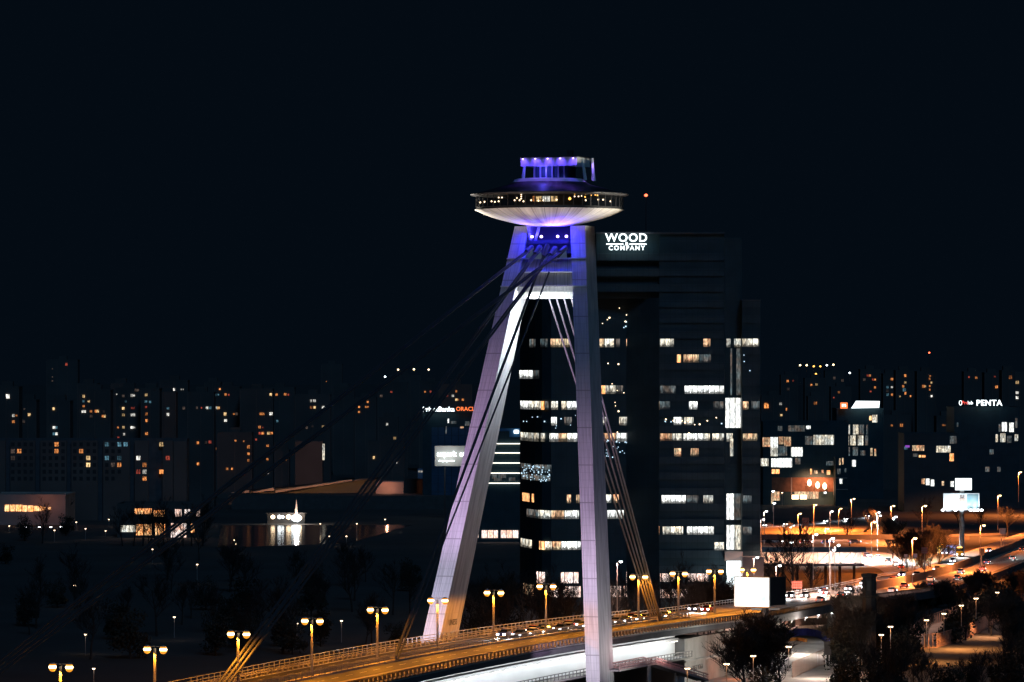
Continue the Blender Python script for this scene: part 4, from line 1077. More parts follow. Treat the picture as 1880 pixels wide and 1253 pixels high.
def tbox(name, x0, x1, z0_, z1_, y0, y1, m):
    a = P(x0, 0, y0).x-TX; b_ = P(x1, 0, y0).x-TX
    return MB().box(((a+b_)/2, (y0+y1)/2-TY, (z0_+z1_)/2), (b_-a, y1-y0, z1_-z0_)).build(name, m, TW)
tbox('main_block', 1210, 1330, -.2, z_at(430), 1129, 1165, M_glassd)
tbox('upper_block', 1095, 1209.8, zt_+.05, z_at(430), 1130.5, 1165, M_glassd)
tbox('stair_shaft', 1330.3, 1362, -.2, z_at(436), 1132, 1160, M_glassd)
tbox('side_wing', 1362.3, 1396, -.2, z_at(553), 1127, 1158, M_glassd)
tbox('roof_slab', 1094, 1331, z_at(430), z_at(427), 1128, 1166, M_concd)
tbox('roof_slab', 1361, 1397, z_at(553)+.01, z_at(551), 1126.4, 1158, M_concd)
k = 0
for i in range(24):
    py_ = 472+28.7*i
    if py_ > 1100: break
    zc_ = z_at(py_)
    if py_ < 1075:
        x0 = 1095 if py_ < 540 else 1210
        tbox('spandrel', x0, 1329.5, zc_-.95, zc_+.95, 1128.6, 1129.4, M_band)
    if py_ > 553 and py_ < 1075: tbox('spandrel', 1362.5, 1396, zc_-.95, zc_+.95, 1126.6, 1127.4, M_band)
def trib(row, x0, x1, m, h=15.5, name='lit_window'):
    """a run of lit bays of one storey, following the facade"""
    if row < 1050 and name == 'lit_window': m = {'office_white': RT_w, 'office_warm': RT_y, 'office_bright': RT_b, 'office_dim': RT_d}.get(m.name, m)
    xs_ = [x0]+[x for x in (963, 972, 982, 995, 1012, 1050, 1100, 1150) if x0 < x < x1]+[x1]
    sect = 1210 <= (x0+x1)/2
    Yc = 1128.9 if 1210 <= x0 < 1330 else 1131.9 if 1330 <= x0 < 1362 else 1126.9
    vs = []; fs = []
    for j_, x in enumerate(xs_):
        Y = Yc if sect else yf(x)-.12
        zc_ = z_at(row, 1130); hh = h*1130/F/2
        X = P(x, 0, Y).x
        vs += [(X-TX, Y-TY, zc_-hh), (X-TX, Y-TY, zc_+hh), (X-TX, Y-TY+.1, zc_+hh), (X-TX, Y-TY+.1, zc_-hh)]
        if j_:
            q = 4*j_
            fs += [(q-4, q, q+1, q-3), (q-3, q+1, q+2, q-2), (q-2, q+2, q+3, q-1), (q-1, q+3, q, q-4)]
    fs += [(0, 1, 2, 3), (4*len(xs_)-1, 4*len(xs_)-2, 4*len(xs_)-3, 4*len(xs_)-4)]
    return MB().add(vs, fs).build(name, m, TW)
rows = {
 630: [(972, 983, RM_d), (992, 1005, RM_d), (1011, 1046, RM_y), (1101, 1108, RM_y), (1110, 1127, RM_w), (1131, 1138, RM_d), (1150, 1164, RM_y), (1170, 1190, RM_y), (1192, 1209, RM_w), (1212, 1237, RM_w), (1291, 1304, RM_y), (1334, 1341, RM_w), (1348, 1361, RM_w), (1363, 1393, RM_w)],
 659: [(1243, 1250, RM_o), (1255, 1283, RM_y), (1284, 1305, RM_d)],
 688: [(953.5, 978, RM_b), (978, 990, RM_d)],
 716: [(1104, 1111, RM_o), (1111, 1131, RM_w), (1133, 1143, RM_d), (1156, 1165, RM_w), (1169, 1182, RM_y), (1187, 1196, RM_w), (1197, 1205, RM_o), (1212, 1240, RM_d), (1257, 1329, RM_b)],
 745: [(955.5, 972, RM_b), (972, 993, RM_w), (994, 999, RM_o), (1000, 1007, RM_d), (1012, 1024, RM_w), (1030, 1040, RM_w), (1041, 1059, RM_b), (1186, 1189, RM_o), (1200, 1211, RM_y), (1211, 1230, RM_d), (1265, 1281, RM_b), (1310, 1328, RM_d), (1364, 1374, RM_y), (1380, 1394, RM_d)],
 774: [(1012, 1022, RM_b), (1036, 1050, RM_d), (1107, 1113, RM_w), (1137, 1153, RM_w), (1164, 1190, RM_d), (1237, 1252, RM_b), (1256, 1273, RM_w)],
 804: [(955.5, 989, RM_w), (993, 1001, RM_w), (1009, 1025, RM_b), (1025, 1042, RM_y), (1042, 1062, RM_b), (1107, 1131, RM_y), (1132, 1152, RM_b), (1153, 1180, RM_o), (1184, 1209, RM_y), (1212, 1233, RM_y), (1235, 1252, RM_w), (1255, 1292, RM_b), (1293, 1303, RM_w), (1308, 1329, RM_w), (1334, 1345, RM_w), (1364, 1390, RM_y)],
 831: [(1238, 1251, RM_y), (1268, 1282, RM_y), (1195, 1206, RM_d)],
 862: [(956, 975, RM_d), (980, 1012, RM_d)],
 876: [(958, 1010, RM_d)],
 917: [(959, 972, RM_o), (976, 980, RM_o), (1041, 1048, RM_y), (1058, 1064, RM_y), (1113, 1122, RM_w), (1126, 1136, RM_y), (1162, 1180, RM_b), (1180, 1201, RM_y), (1215, 1259, RM_b), (1260, 1282, RM_d), (1291, 1309, RM_w), (1364, 1380, RM_d)],
 946: [(967, 990, RM_d), (988, 1012, RM_w), (1012, 1036, RM_y), (1037, 1063, RM_b), (1115, 1145, RM_b)],
 974: [(1182, 1211, RM_y), (1217, 1254, RM_w), (1261, 1311, RM_b), (1364, 1380, RM_d)],
 1003: [(956, 976, RM_w), (990, 1000, RM_o), (1001, 1013, RM_w), (1014, 1030, RM_y), (1031, 1066, RM_b), (1312, 1329, RM_w)],
 1062: [(985, 1000, RM_p), (1030, 1062, RM_p), (1150, 1185, RM_p), (1195, 1209, RM_p), (1212, 1240, RM_p), (1262, 1300, RM_p)],
 1088: [(940+20, 980, RM_y), (1000, 1025, RM_p), (1035, 1066, RM_p), (1112, 1140, RM_p), (1145, 1209, RM_p), (1212, 1262, RM_p), (1268, 1329, RM_b)]}
for row, lst in rows.items():
    for x0, x1, m in lst:
        trib(row, x0, x1, m, 15.5 if row < 1050 else 20)
# stairwell lights
for y0, y1, xa, xb, m in ((731, 786, 1332, 1361, RM_b), (806, 838, 1340, 1346, RM_w), (640, 726, 1341, 1344, RM_d), (640, 726, 1352, 1361, RM_d), (907, 955, 1334, 1347, RM_b), (907, 955, 1348, 1361, RM_d), (965, 1010, 1334, 1348, RM_b), (965, 1010, 1349, 1361, RM_w), (1030, 1104, 1334, 1361, E_sw)):
    trib((y0+y1)/2, xa, min(xb, 1361.5), m, y1-y0, 'stair_window')
tbox('canopy', 1331, 1364, z_at(1029), z_at(1012), 1126, 1132, M_pink)
tbox('podium', 1363, 1402, -.2, z_at(1020), 1120, 1126.3, M_pink)
light('POINT', 'lobby_light', (P(1347, 0, 1120).x-TX, -9, 8), 1500, (.95, .97, 1), TW, size=.6)
p = P(1186, 359, 1140)
ms_ = MB().tube((p.x-TX, p.y-TY, z_at(430)), (p.x-TX, p.y-TY, p.z), .18, .1, 6).build('mast', M_dsteel, TW)
MB().lathe([(0, -.4), (.42, -.15), (.42, .15), (0, .4)], 8, (p.x-TX, p.y-TY, p.z)).build('beacon', E_red, ms_)
# glowing specks set on the glass as reflections of city lights
for nm_, m_g, cl_ in (('warm_glints', E_warm, ((1105, 1200, 560, 622, 16), (1098, 1205, 652, 672, 9), (1100, 1205, 700, 796, 34), (1215, 1325, 762, 798, 16))),
                      ('blue_glints', E_b2, ((1110, 1208, 808, 842, 60), (957, 1012, 856, 886, 60), (1140, 1190, 560, 620, 8), (955, 1060, 757, 790, 10), (1210, 1330, 770, 795, 10), (1364, 1392, 640, 700, 6)))):
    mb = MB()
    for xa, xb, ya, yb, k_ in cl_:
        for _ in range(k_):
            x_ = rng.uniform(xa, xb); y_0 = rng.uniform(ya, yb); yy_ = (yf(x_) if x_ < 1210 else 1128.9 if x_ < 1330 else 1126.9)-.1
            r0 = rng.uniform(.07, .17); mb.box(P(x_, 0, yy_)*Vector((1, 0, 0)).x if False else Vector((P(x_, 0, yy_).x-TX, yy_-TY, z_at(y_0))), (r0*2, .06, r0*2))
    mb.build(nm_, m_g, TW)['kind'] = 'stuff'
# rooftop sign of the tower: standing letters
def T_(name, body, px, py, Y, size_px, m, parent, dz=0, **kw):
    p = P(px, py, Y)
    L = parent.location
    return text(name, body, Vector((p.x-L.x, p.y-L.y, p.z-L.z)), size_px*Y/F, m, parent, **kw)
SG = empty('roof_sign', P(1150, 460, 1127), 0, 'bright white two-line letter sign on top of the dark tower', 'sign')
T_('lettering', 'WOOD', 1150, 437.5, 1127, 21.5, E_sw, SG, off=.05, ext=.15, space=1.1)
T_('lettering', 'COMPANY', 1150.5, 456, 1127, 11.5, E_sw, SG, off=.035, ext=.15, space=1.3)
pp = P(1150, 448.6, 1127)-SG.location
for s in (-1, 1): MB().box((s*2.9, pp.y, pp.z), (4.3, .3, .28)).build('rule', E_sw, SG)
T_('ampersand', '&', 1150.5, 448, 1127, 8, E_sw, SG, off=.06, ext=.15)

# ---- glass office with signs left of the pylon ----------------------------------
OB = bldg('office_building', 'dark glass office building left of the far pylon leg, carrying two lit roof signs', 'office building', 776, 900, 762, 2000, 40, M_glassd)
M_bl = grid_mat('blue_curtain_wall', (.05, .11, .19), (.02, .04, .06), 3, 3.6)
win(OB, 838, 860, 92, 150, M_bl, 2000, 'curtain_wall', -.05, .1)
for a in ((823, 773, 3, 8, RM_b), (833, 776, 10, 5, RM_d), (819, 790, 2, 14, RM_d), (858, 778, 8, 8, RM_d), (848, 785, 6, 3, RM_y)): win(OB, *a, 2000, dy=-.2)
S1 = empty('roof_sign', P(805, 760, 1997), 0, 'white rounded lettering on the roof left of the pylon', 'sign')
T_('lettering', 'PrivatBanka', 805, 752, 1997, 12.5, E_sw, S1, off=.06, ext=.15)
S2 = empty('roof_sign', P(856, 760, 1997), 0, 'orange-red capital lettering just left of the far pylon leg', 'sign')
T_('lettering', 'ORACLE', 857, 751.5, 1997, 10.5, E_so, S2, off=.03, ext=.15)
# lit board of the shopping centre
BD = empty('lit_board', P(830, 856, 1850), 0, 'pale lit sign board with glowing white lettering beside the far pylon leg', 'sign')
def rel(e, px, py, Y): q = P(px, py, Y); return Vector((q.x-e.location.x, q.y-e.location.y, q.z-e.location.z))
p = rel(BD, 826, 837.5, 1850)
M_board = surf('board_cream', (.50, .47, .42), .7, var=.1)
MB().box(p, (55*1850/F, .8, 37*1850/F)).build('board', M_board, BD)
T_('lettering', 'aupark', 820, 834, 1848.8, 13, E_sw, BD, off=.12, ext=.1)
T_('lettering', 'shopping center', 820, 846.5, 1848.8, 4.6, E_sw, BD, off=.05, ext=.1)
T_('lettering', 'au', 850, 834, 1848.8, 13, E_sw, BD, off=.12, ext=.1)
for x in (-3, 4): MB().tube((x, .8, -BD.location.z), (x, .8, 0), .3, .3, 6).build('post', M_dsteel, BD)
light('AREA', 'board_light', rel(BD, 822, 836, 1840), 800, (.9, .97, 1), BD, to=rel(BD, 822, 836, 1850), size=7, sy=3)
# office with five light strips
LS = bldg('office_building', 'dark building with five glowing horizontal light strips between pylon leg and tower', 'office building', 868, 956.5, 789, 1600, 18, M_glassd)
for i, (x0, yy) in enumerate(((909, 815), (905, 832), (901, 850.5), (897, 869), (893, 887.5))):
    c = P((x0+955)/2, yy, 1599.6); MB().box((c.x-LS.location.x, -.5, c.z), ((955-x0)*1600/F, .35, .30)).build('light_strip', E_tube, LS)
M_bluewall = surf('blue_fascia', (.05, .18, .35), .6, var=.2)
win(LS, 935, 789.5, 44, 5, M_bluewall, 1600, 'fascia', -.25, .3)
win(LS, 945, 797, 20, 12, M_bluewall, 1600, 'fascia', -.35, .1)
RB = MB().lathe([(0, -.7), (.9, -.6), (1.0, 0), (.9, .6), (0, .7)], 12)
q = RB.build('lit_emblem', E_sw, LS); c = P(948, 793, 1599); q.location = (c.x-LS.location.x, -1.1, c.z); q.scale = (.95, .3, 1)
for a in ((908, 875, 10, 8), (922, 874, 14, 8), (940, 880, 12, 6), (914, 881, 14, 5)): win(LS, *a, RM_d, 1600, dy=-.2)
win(LS, 876, 981, 5, 13, RM_p, 1600, dy=-.2); win(LS, 899, 981, 30, 14, RM_p, 1600, dy=-.2); win(LS, 936, 981, 33, 14, RM_p, 1600, dy=-.2)
win(LS, 880, 1050, 20, 9, RM_w, 1600, dy=-.2)

# ---- offices on the right --------------------------------------------------------
O1 = bldg('office_building', 'low office right of the tower with bright white windows over a brown shop front', 'office building', 1401, 1558, 776, 2050, 30, M_glassd)
for a in ((1407, 812, 14, 17, RM_y), (1421, 813, 14, 20, RM_b), (1446, 811, 12, 17, RM_y), (1434, 809, 8, 14, RM_y), (1512, 808, 38, 18, RM_w), (1485, 809, 14, 16, RM_d),
          (1421, 829, 13, 18, RM_w), (1437, 828, 16, 18, RM_d), (1463, 830, 21, 17, RM_b), (1997, 829, 10, 14, RM_d), (1404, 849, 14, 14, RM_w), (1424, 850, 16, 16, RM_b), (1442, 850, 24, 17, RM_b), (1465, 847, 10, 12, RM_d),
          (1484, 785, 8, 6, RM_b), (2150, 786, 28, 11, RM_d), (1462, 787, 30, 11, RM_d), (1432, 787, 8, 9, RM_d), (1526, 851, 18, 8, RM_d), (1424, 866, 14, 8, RM_o), (1489, 866, 3, 10, RM_o), (1521, 868, 6, 8, RM_o), (1498, 867, 6, 6, RM_y), (1510, 866, 4, 6, RM_y),
          (1425, 911, 14, 17, RM_y), (1418, 915, 4, 20, RM_y), (1490, 908, 26, 16, RM_y), (1515, 900, 5, 14, RM_b), (1470, 905, 24, 10, RM_y)): win(O1, *a, 2050)
win(O1, 1475, 890, 116, 26, M_brick, 2050, 'brick_panel', -.1, .15)
for px in (1453, 1531): win(O1, px, 893, 2, 32, M_pink, 2050, 'pilaster', -.3, .3)
for px, yy in ((1486, 887), (1501, 891), (1514, 893)):
    c = P(px, yy, 2046); q = MB().lathe([(0, -1.6), (.8, -1.0), (1, .3), (.5, 1.4), (0, 1.6)], 10).build('facade_lamp', E_warm, O1); q.location = (c.x-O1.location.x, c.y-O1.location.y, c.z)
    light('SPOT', 'facade_light', (c.x-O1.location.x, c.y-O1.location.y-5, c.z+3), 9000, (1, .42, .2), O1, to=(c.x-O1.location.x, 0, c.z-2), size=.4, spot=110, blend=.8)
for px in (1460, 1475):
    c = P(px, 913, 2042); q = MB().box((0, 0, 0), (3.0, .5, 1.9)).build('shop_sign_box', E_warm, O1); q.location = (c.x-O1.location.x, c.y-O1.location.y, c.z)
O1b = bldg('office_building', 'narrow annex with vertical dim windows beside the brown shop front', 'office building', 1534, 1556, 842, 2035, 12, M_glassd)
for a in ((1542, 848, 3, 12, RM_y), (1547, 847, 3, 12, RM_y), (1544, 884, 5, 9, RM_b), (1552, 864, 3, 7, RM_d), (1540, 866, 6, 10, RM_d)): win(O1b, *a, 2035)
win(O1b, 1545, 878, 20, 1.6, M_pink, 2035, 'ledge', -.3, .3); win(O1b, 1546, 899, 21, 1.6, M_pink, 2035, 'ledge', -.3, .3)
O2 = bldg('office_building', 'dark office block with tall blue-grey window bays under a slanted white sign', 'office building', 1536, 1622, 752, 2150, 30, M_glassd)
for a in ((1557, 789, 7, 18, RM_w), (1571, 789, 10, 18, RM_w), (1582, 789, 8, 18, RM_d), (1592, 789, 3, 18, RM_d), (1556, 809, 5, 18, RM_w), (1566, 809, 11, 18, RM_w), (1580, 809, 10, 18, RM_w), (1591, 809, 5, 18, RM_d), (1557, 829, 7, 16, RM_d), (1570, 829, 10, 16, RM_d), (1584, 832, 9, 9, RM_d), (1545, 825, 3, 7, RM_d), (1600, 830, 4, 14, RM_y), (1607, 831, 3, 13, RM_y), (1606, 769, 9, 14, RM_w), (1598, 768, 4, 8, RM_o), (1568, 851, 7, 12, RM_b)): win(O2, *a, 2150)
S3 = empty('roof_sign', P(1580, 752, 2146), 0, 'overexposed slanted white roof sign with an orange square emblem beside it', 'sign')
mb = MB(); q = [rel(S3, a, b_, 2146) for a, b_ in ((1563, 750), (1614, 749), (1615, 737), (1572, 736.5))]
mb.hexa([q[0], q[1], q[1]+Vector((0, .6, 0)), q[0]+Vector((0, .6, 0)), q[3], q[2], q[2]+Vector((0, .6, 0)), q[3]+Vector((0, .6, 0))])
mb.build('light_box', E_sw, S3)
MB().box(rel(S3, 1549.5, 745, 2146), (13*2146/F, .6, 11*2146/F)).build('emblem', E_so, S3)
T_('emblem_letter', 'm', 1549.5, 744, 2145, 11, E_sw, S3, ext=.1)
O3 = bldg('office_building', 'dark office block at far right below the white capital-letter sign', 'office building', 1752, 1872, 750, 2000, 35, M_glassd)
for a in ((1844, 784, 9, 17, RM_b), (1857, 785, 8, 17, RM_b), (1866, 777, 4, 18, RM_d), (1835, 786, 4, 14, RM_d), (1830, 805, 4, 14, RM_w), (1841, 804, 9, 16, RM_w), (1853, 807, 8, 13, RM_d), (1866, 804, 6, 12, RM_w), (1747+8, 804, 10, 14, RM_d), (1758, 780, 3, 8, RM_d), (1820, 830, 8, 9, RM_d), (1834, 862, 6, 9, RM_d), (1813, 862, 8, 9, RM_d)): win(O3, *a, 2000)
S4 = empty('roof_sign', P(1815, 750, 1996), 0, 'white capital lettering sign at far right', 'sign')
T_('lettering', 'PENTA', 1816, 740.5, 1996, 14.5, E_sw, S4, off=.08, ext=.15, space=1.1)
S5 = empty('roof_sign', P(1774, 750, 1996), 0, 'small ring emblem with red and white lettering left of the white capital sign', 'sign')
c = rel(S5, 1763.5, 740, 1996); mb = MB()
for i in range(16):
    a0, a1 = 2*math.pi*i/16, 2*math.pi*(i+1)/16
    mb.tube(c+Vector((.6*math.cos(a0), 0, 1.0*math.sin(a0))), c+Vector((.6*math.cos(a1), 0, 1.0*math.sin(a1))), .13, .13, 5)
mb.build('ring', E_sw, S5)
T_('lettering', 'Pro', 1772, 740, 1996, 9, E_sr, S5, ext=.1, off=.03); T_('lettering', 'lab', 1781.5, 740, 1996, 9, E_sw, S5, ext=.1)
O4 = bldg('office_building', 'low mall wing with a row of pale shop windows, right middle', 'building', 1660, 1760, 798, 1950, 30, M_glassd)
for a in ((1686, 823, 22, 10, RM_y), (1732, 825, 26, 12, RM_w), (1750, 808, 12, 14, RM_d), (1645+18, 823, 6, 5, E_b), (1747, 840, 8, 14, RM_o), (1695, 884, 6, 10, RM_y), (1703, 885, 7, 12, RM_b), (1712, 887, 6, 12, RM_b), (1731, 888, 4, 8, RM_y), (1748, 889, 6, 10, RM_b), (1693, 838, 12, 4, RM_o), (1680, 836, 8, 6, RM_d)): win(O4, *a, 1950)
M_vio = emit('violet_tube', (.35, .08, .6), .8, var=0)
win(O4, 1656+10, 820, 8, 4, M_vio, 1950, 'violet_tube')

M_darkr = surf('dark_roofing', (.08, .08, .08), .9)
# ---- low buildings left ----------------------------------------------------------
L1 = bldg('shop_building', 'long low building at far left with glowing orange shop windows', 'shop building', -20, 120, 911, 1780, 40, M_pink)
for a in ((25, 933, 32, 12, RM_o), (52, 934, 20, 11, RM_o), (69, 934, 14, 9, RM_o), (80, 934, 6, 6, RM_o), (91, 934, 5, 5, RM_o)): win(L1, *a, 1780)
light('POINT', 'shop_light', (8, -9, 10), 700, (1, .35, .15), L1, size=1)
L2 = bldg('mall_building', 'two-storey dark building left with square orange windows above a bright lower row', 'building', 215, 372, 928, 1640, 30, M_plat)
for a in ((263, 939, 31, 10, RM_o), (292, 943, 20, 12, RM_o), (327, 942, 12, 13, RM_p), (344, 942, 10, 13, RM_p), (364, 942, 6, 13, RM_p), (236, 971, 28, 12, RM_w), (264, 973, 28, 20, RM_o), (294, 972, 18, 22, RM_o), (328, 974, 28, 26, RM_p), (353, 970, 8, 16, RM_o)): win(L2, *a, 1640)
L3 = bldg('market_hall', 'long dark hall with a sloping orange-lit roof edge left of the pylon', 'hall', 420, 690, 910, 2060, 45, M_darkr, parapet=False)
bldg('market_hall', 'low black roofed hall in front of the salmon wall left of the pylon', 'hall', 425, 866, 911, 1985, 40, M_darkr, parapet=False)
for a, b_, ya, yb, y2a, y2b in ((424, 457, 904.5, 900, 905.5, 905), (465, 503, 903, 895, 905, 901), (506, 646, 901, 880, 905, 883.5), (651, 678, 881, 878.5, 883, 879)):
    q = [P(a, y2a, 2055), P(b_, y2b, 2055), P(b_, yb, 2057), P(a, ya, 2057)]
    q = [v-L3.location for v in q]; d = Vector((0, 3, -.3))
    MB().hexa([q[0], q[1], q[1]+d, q[0]+d, q[3], q[2], q[2]+d, q[3]+d]).build('roof_edge', M_pink, L3)
q = [P(425, 906, 2058)-L3.location, P(690, 906, 2058)-L3.location, P(690, 880, 2058)-L3.location]
MB().add([q[0], q[1], q[2], q[0]+Vector((0, 44, 0)), q[1]+Vector((0, 44, 0)), q[2]+Vector((0, 44, 0))], [(0, 1, 2), (3, 5, 4), (0, 2, 5, 3)]).build('roof', M_black, L3)
for px in (470, 530, 590, 650):
    c = P(px, 905-(px-424)*.094-5, 2041)-L3.location
    light('SPOT', 'eave_light', c, 5200, (1, .46, .18), L3, to=c+Vector((0, 12, -1.5)), size=.6, spot=120, blend=.6)
L4 = bldg('hall_annex', 'salmon-lit blank wall building just left of the far pylon leg', 'building', 690, 741, 888, 2030, 25, M_pink)
light('POINT', 'wall_light', (-1, -6, 8.8), 1300, (1, .42, .24), L4, size=.5)
L5 = bldg('hall_annex', 'dim grey building with shadowed front between salmon wall and pylon leg', 'building', 742, 802, 884, 2035, 25, M_plat2)
L6 = bldg('roof_pavilion', 'blue rounded roof pavilion above the grey building by the pylon', 'pavilion', 767, 794, 864, 2090, 12, M_bluewall)
win(L6, 773, 866, 10, 3.5, E_w, 2090); win(L6, 786, 867, 12, 4, RM_d, 2090)
L7 = bldg('lit_kiosk', 'large dark board building with a bluish end wall far left of the pylon', 'building', 542, 592, 813, 2120, 12, M_plat2)
win(L7, 594, 830, 4, 30, RM_w, 2120)
WF = empty('waterside_kiosk', (P(525, 0, 1795).x, 1795, 0), 0, 'low waterside kiosk with a row of dazzling lamps mirrored in the water', 'kiosk')
MB().box((0, 4, 2), (15, 6, 4)).build('wall', M_plat, WF); MB().box((0, 3.6, 4.2), (16.5, 8, .3)).build('roof', M_dsteel, WF)
for px, r, m in ((501, .9, E_warm), (513, .8, E_wht), (519, .6, E_wht), (530, 1.1, E_warm), (541, 1.4, E_wht), (546, 1.6, E_wht), (549, 1.2, E_warm)):
    c = P(px, 949.5 if px < 535 else 951.5, 1793)
    MB().lathe([(0, -r), (r*.85, -r*.5), (r, 0), (r*.85, r*.5), (0, r)], 10, (c.x-WF.location.x, -2, c.z)).build('lamp', m, WF)
MB().tube((P(544, 0, 1793).x-WF.location.x, -1.5, 3), (P(544, 0, 1793).x-WF.location.x, -1.5, 9.5), .8, .1, 8).build('lamp_glow_spike', M_pink, WF)  # pale spike shaped as the glow rising over the lamps
light('POINT', 'kiosk_light', (4.5, -6, 4), 4000, (1, .8, .65), WF, size=.8)

# ---- housing slabs -----------------------------------------------------------------
# near slab block whose facade bays show
NB = bldg('apartment_block', 'long brown panel-built housing slab at left with rows of square windows', 'apartment block', -30, 343, 808, 1830, 14, M_concd)
for x0, x1 in ((-24, 11), (20, 65), (75, 123), (132, 180), (190, 239), (248, 273), (299, 318)):
    c = P((x0+x1)/2, 0, 1830); MB().box((c.x-NB.location.x, -.9, 16.4), ((x1-x0)*1830/F, 2.2, 32.6)).build('bay', M_plat2, NB)
MB().box((P(330.5, 0, 1830).x-NB.location.x, -.5, 16.2), (23*1830/F, 1.4, 32.3)).build('end_wall', M_pink if False else M_plat2, NB)
lit = {(103, 787): E_d, (152, 788): E_o, (107, 847): E_d, (447, 733): E_o, (437, 790): E_o, (624, 790): E_o, (680, 842): E_y, (680, 893): E_y, (1064, 843): E_w, (1111, 949): E_w, (1063, 948): E_r, (1110, 1003): E_o, (1235, 730): E_y, (1289, 838): E_r, (1240, 946): E_o, (820, 843): E_b, (918, 843): E_b, (918, 893): E_o, (820, 738): E_b, (918, 738): E_b, (965, 738): E_b, (1110, 898): E_o, (870, 898): E_d}
spots = []
for cx0, cols_ in ((85, (103, 152, 198, 244)), (315, (343, 390, 437, 487)), (550, (577, 626, 680, 728)), (795, (823, 870, 918, 966)), (1035, (1064, 1111)), (1200, (1240, 1289))):
    for x in cols_:
        for r_i in range(6): spots.append((x, 735+52.5*r_i))
nd = 0
for x, y in spots:
    best = min(lit, key=lambda q: abs(q[0]-x)+abs(q[1]-y))
    m = lit[best] if abs(best[0]-x) < 15 and abs(best[1]-y) < 18 else None
    if m is None:
        nd += 1
        if nd > 75: continue
        m = M_black
    win(NB, x/4.176, 640+y/4.176, 6.2 if m is M_black else 7.2, 7 if m is M_black else 7.6, m, 1830, dy=-2.02)
# further blocks: (x0, x1, top row, distance)
BL = [(-12, 34, 712, 1990), (36, 66, 736, 2060), (86, 142, 662, 2900), (88, 128, 738, 2000), (143, 178, 706, 2300), (146, 202, 718, 1960), (204, 236, 706, 2150), (212, 258, 715, 2000), (259, 292, 715, 1985), (284, 322, 722, 2150), (294, 344, 700, 2300), (345, 392, 722, 1990), (376, 404, 703, 2300), (394, 440, 712, 2000), (400, 462, 796, 1900), (441, 500, 716, 1980), (486, 540, 713, 2200), (505, 530, 828, 1900), (542, 606, 726, 2040), (590, 628, 670, 2900), (612, 650, 712, 2400), (652, 690, 732, 2250), (676, 742, 812, 2000), (694, 748, 704, 2350), (695, 730, 768, 2100), (733, 775, 700, 2700), (770, 812, 702, 2500), (806, 866, 708, 2150), (716, 772, 690, 3300),
      (1398, 1442, 728, 2000), (1434, 1464, 690, 2500), (1478, 1516, 696, 2300), (1484, 1512, 730, 1950), (1515, 1548, 682, 2700), (1526, 1562, 712, 2200), (1580, 1616, 680, 2300), (1622, 1646, 688, 2150), (1622, 1672, 764, 1900), (1645, 1676, 682, 2100), (1684, 1718, 684, 2050), (1720, 1756, 766, 1850), (1770, 1802, 684, 2500), (1808, 1836, 686, 2200), (1840, 1864, 682, 2000), (1856, 1890, 692, 2050)]
WL = []
def A(lst, ox, sc):
    for e in lst: WL.append((ox+e[0]/sc, 640+e[1]/sc, e[2], e[3] if len(e) > 3 else 1))
w_, y_, o_, r_, b2, d_ = E_w, E_y, E_o, E_r, E_b, E_d
A([(60, 368, w_, 1.6), (103, 515, w_), (126, 515, o_, .7), (103, 562, o_), (163, 558, w_, 1.1), (183, 562, d_), (224, 508, y_), (187, 465, d_, .6), (412, 463, y_), (414, 607, w_), (433, 607, b2), (415, 655, b2), (434, 655, w_, 1.1), (510, 122, r_), (402, 157, d_, .5), (402, 220, d_, .5), (402, 250, d_, .5), (642, 367, y_), (640, 405, b2), (681, 406, y_, .8), (642, 443, o_, .8), (634, 484, w_), (650, 484, w_), (698, 483, o_), (735, 481, o_), (750, 481, y_), (797, 485, d_), (699, 520, d_), (790, 520, o_), (803, 520, y_), (945, 460, y_), (947, 510, y_), (947, 605, y_), (952, 658, w_, .9), (1011, 361, w_), (1028, 361, w_, .6), (1011, 458, r_, .7), (1026, 458, r_, .7), (1011, 510, w_), (1028, 510, w_), (1012, 606, w_), (1030, 606, w_, .7), (1121, 357, y_, 1.1), (1119, 408, b2), (1123, 503, o_, 1.1), (1124, 554, o_, 1.1), (1124, 653, o_), (965, 408, b2), (1151, 411, b2, .8), (1120, 450, r_, .8), (1218, 460, b2), (1288, 460, b2), (1288, 507, w_, 1.2), (1335, 315, w_, .9), (1390, 315, w_, .5), (1405, 315, w_, .5), (1043, 320, d_), (1058, 320, d_), (1588, 456, w_), (1612, 456, b2), (1653, 456, w_), (1678, 456, o_), (1726, 503, y_, 1.2), (1730, 553, w_, 1.1), (1686, 312, o_, .7), (1650, 355, b2), (1675, 355, b2, .6), (1410, 458, d_), (1510, 456, d_), (1545, 456, r_, .6), (862, 606, o_, .5), (905, 606, o_, .7), (908, 684, r_, .7), (1517, 724, o_), (1580, 722, d_), (1610, 718, r_), (1651, 770, o_), (1648, 878, w_, .7), (1518, 886, o_), (945, 365, d_), (895, 352, w_, .4), (1742, 923, o_, .8)], 0, 4.176)
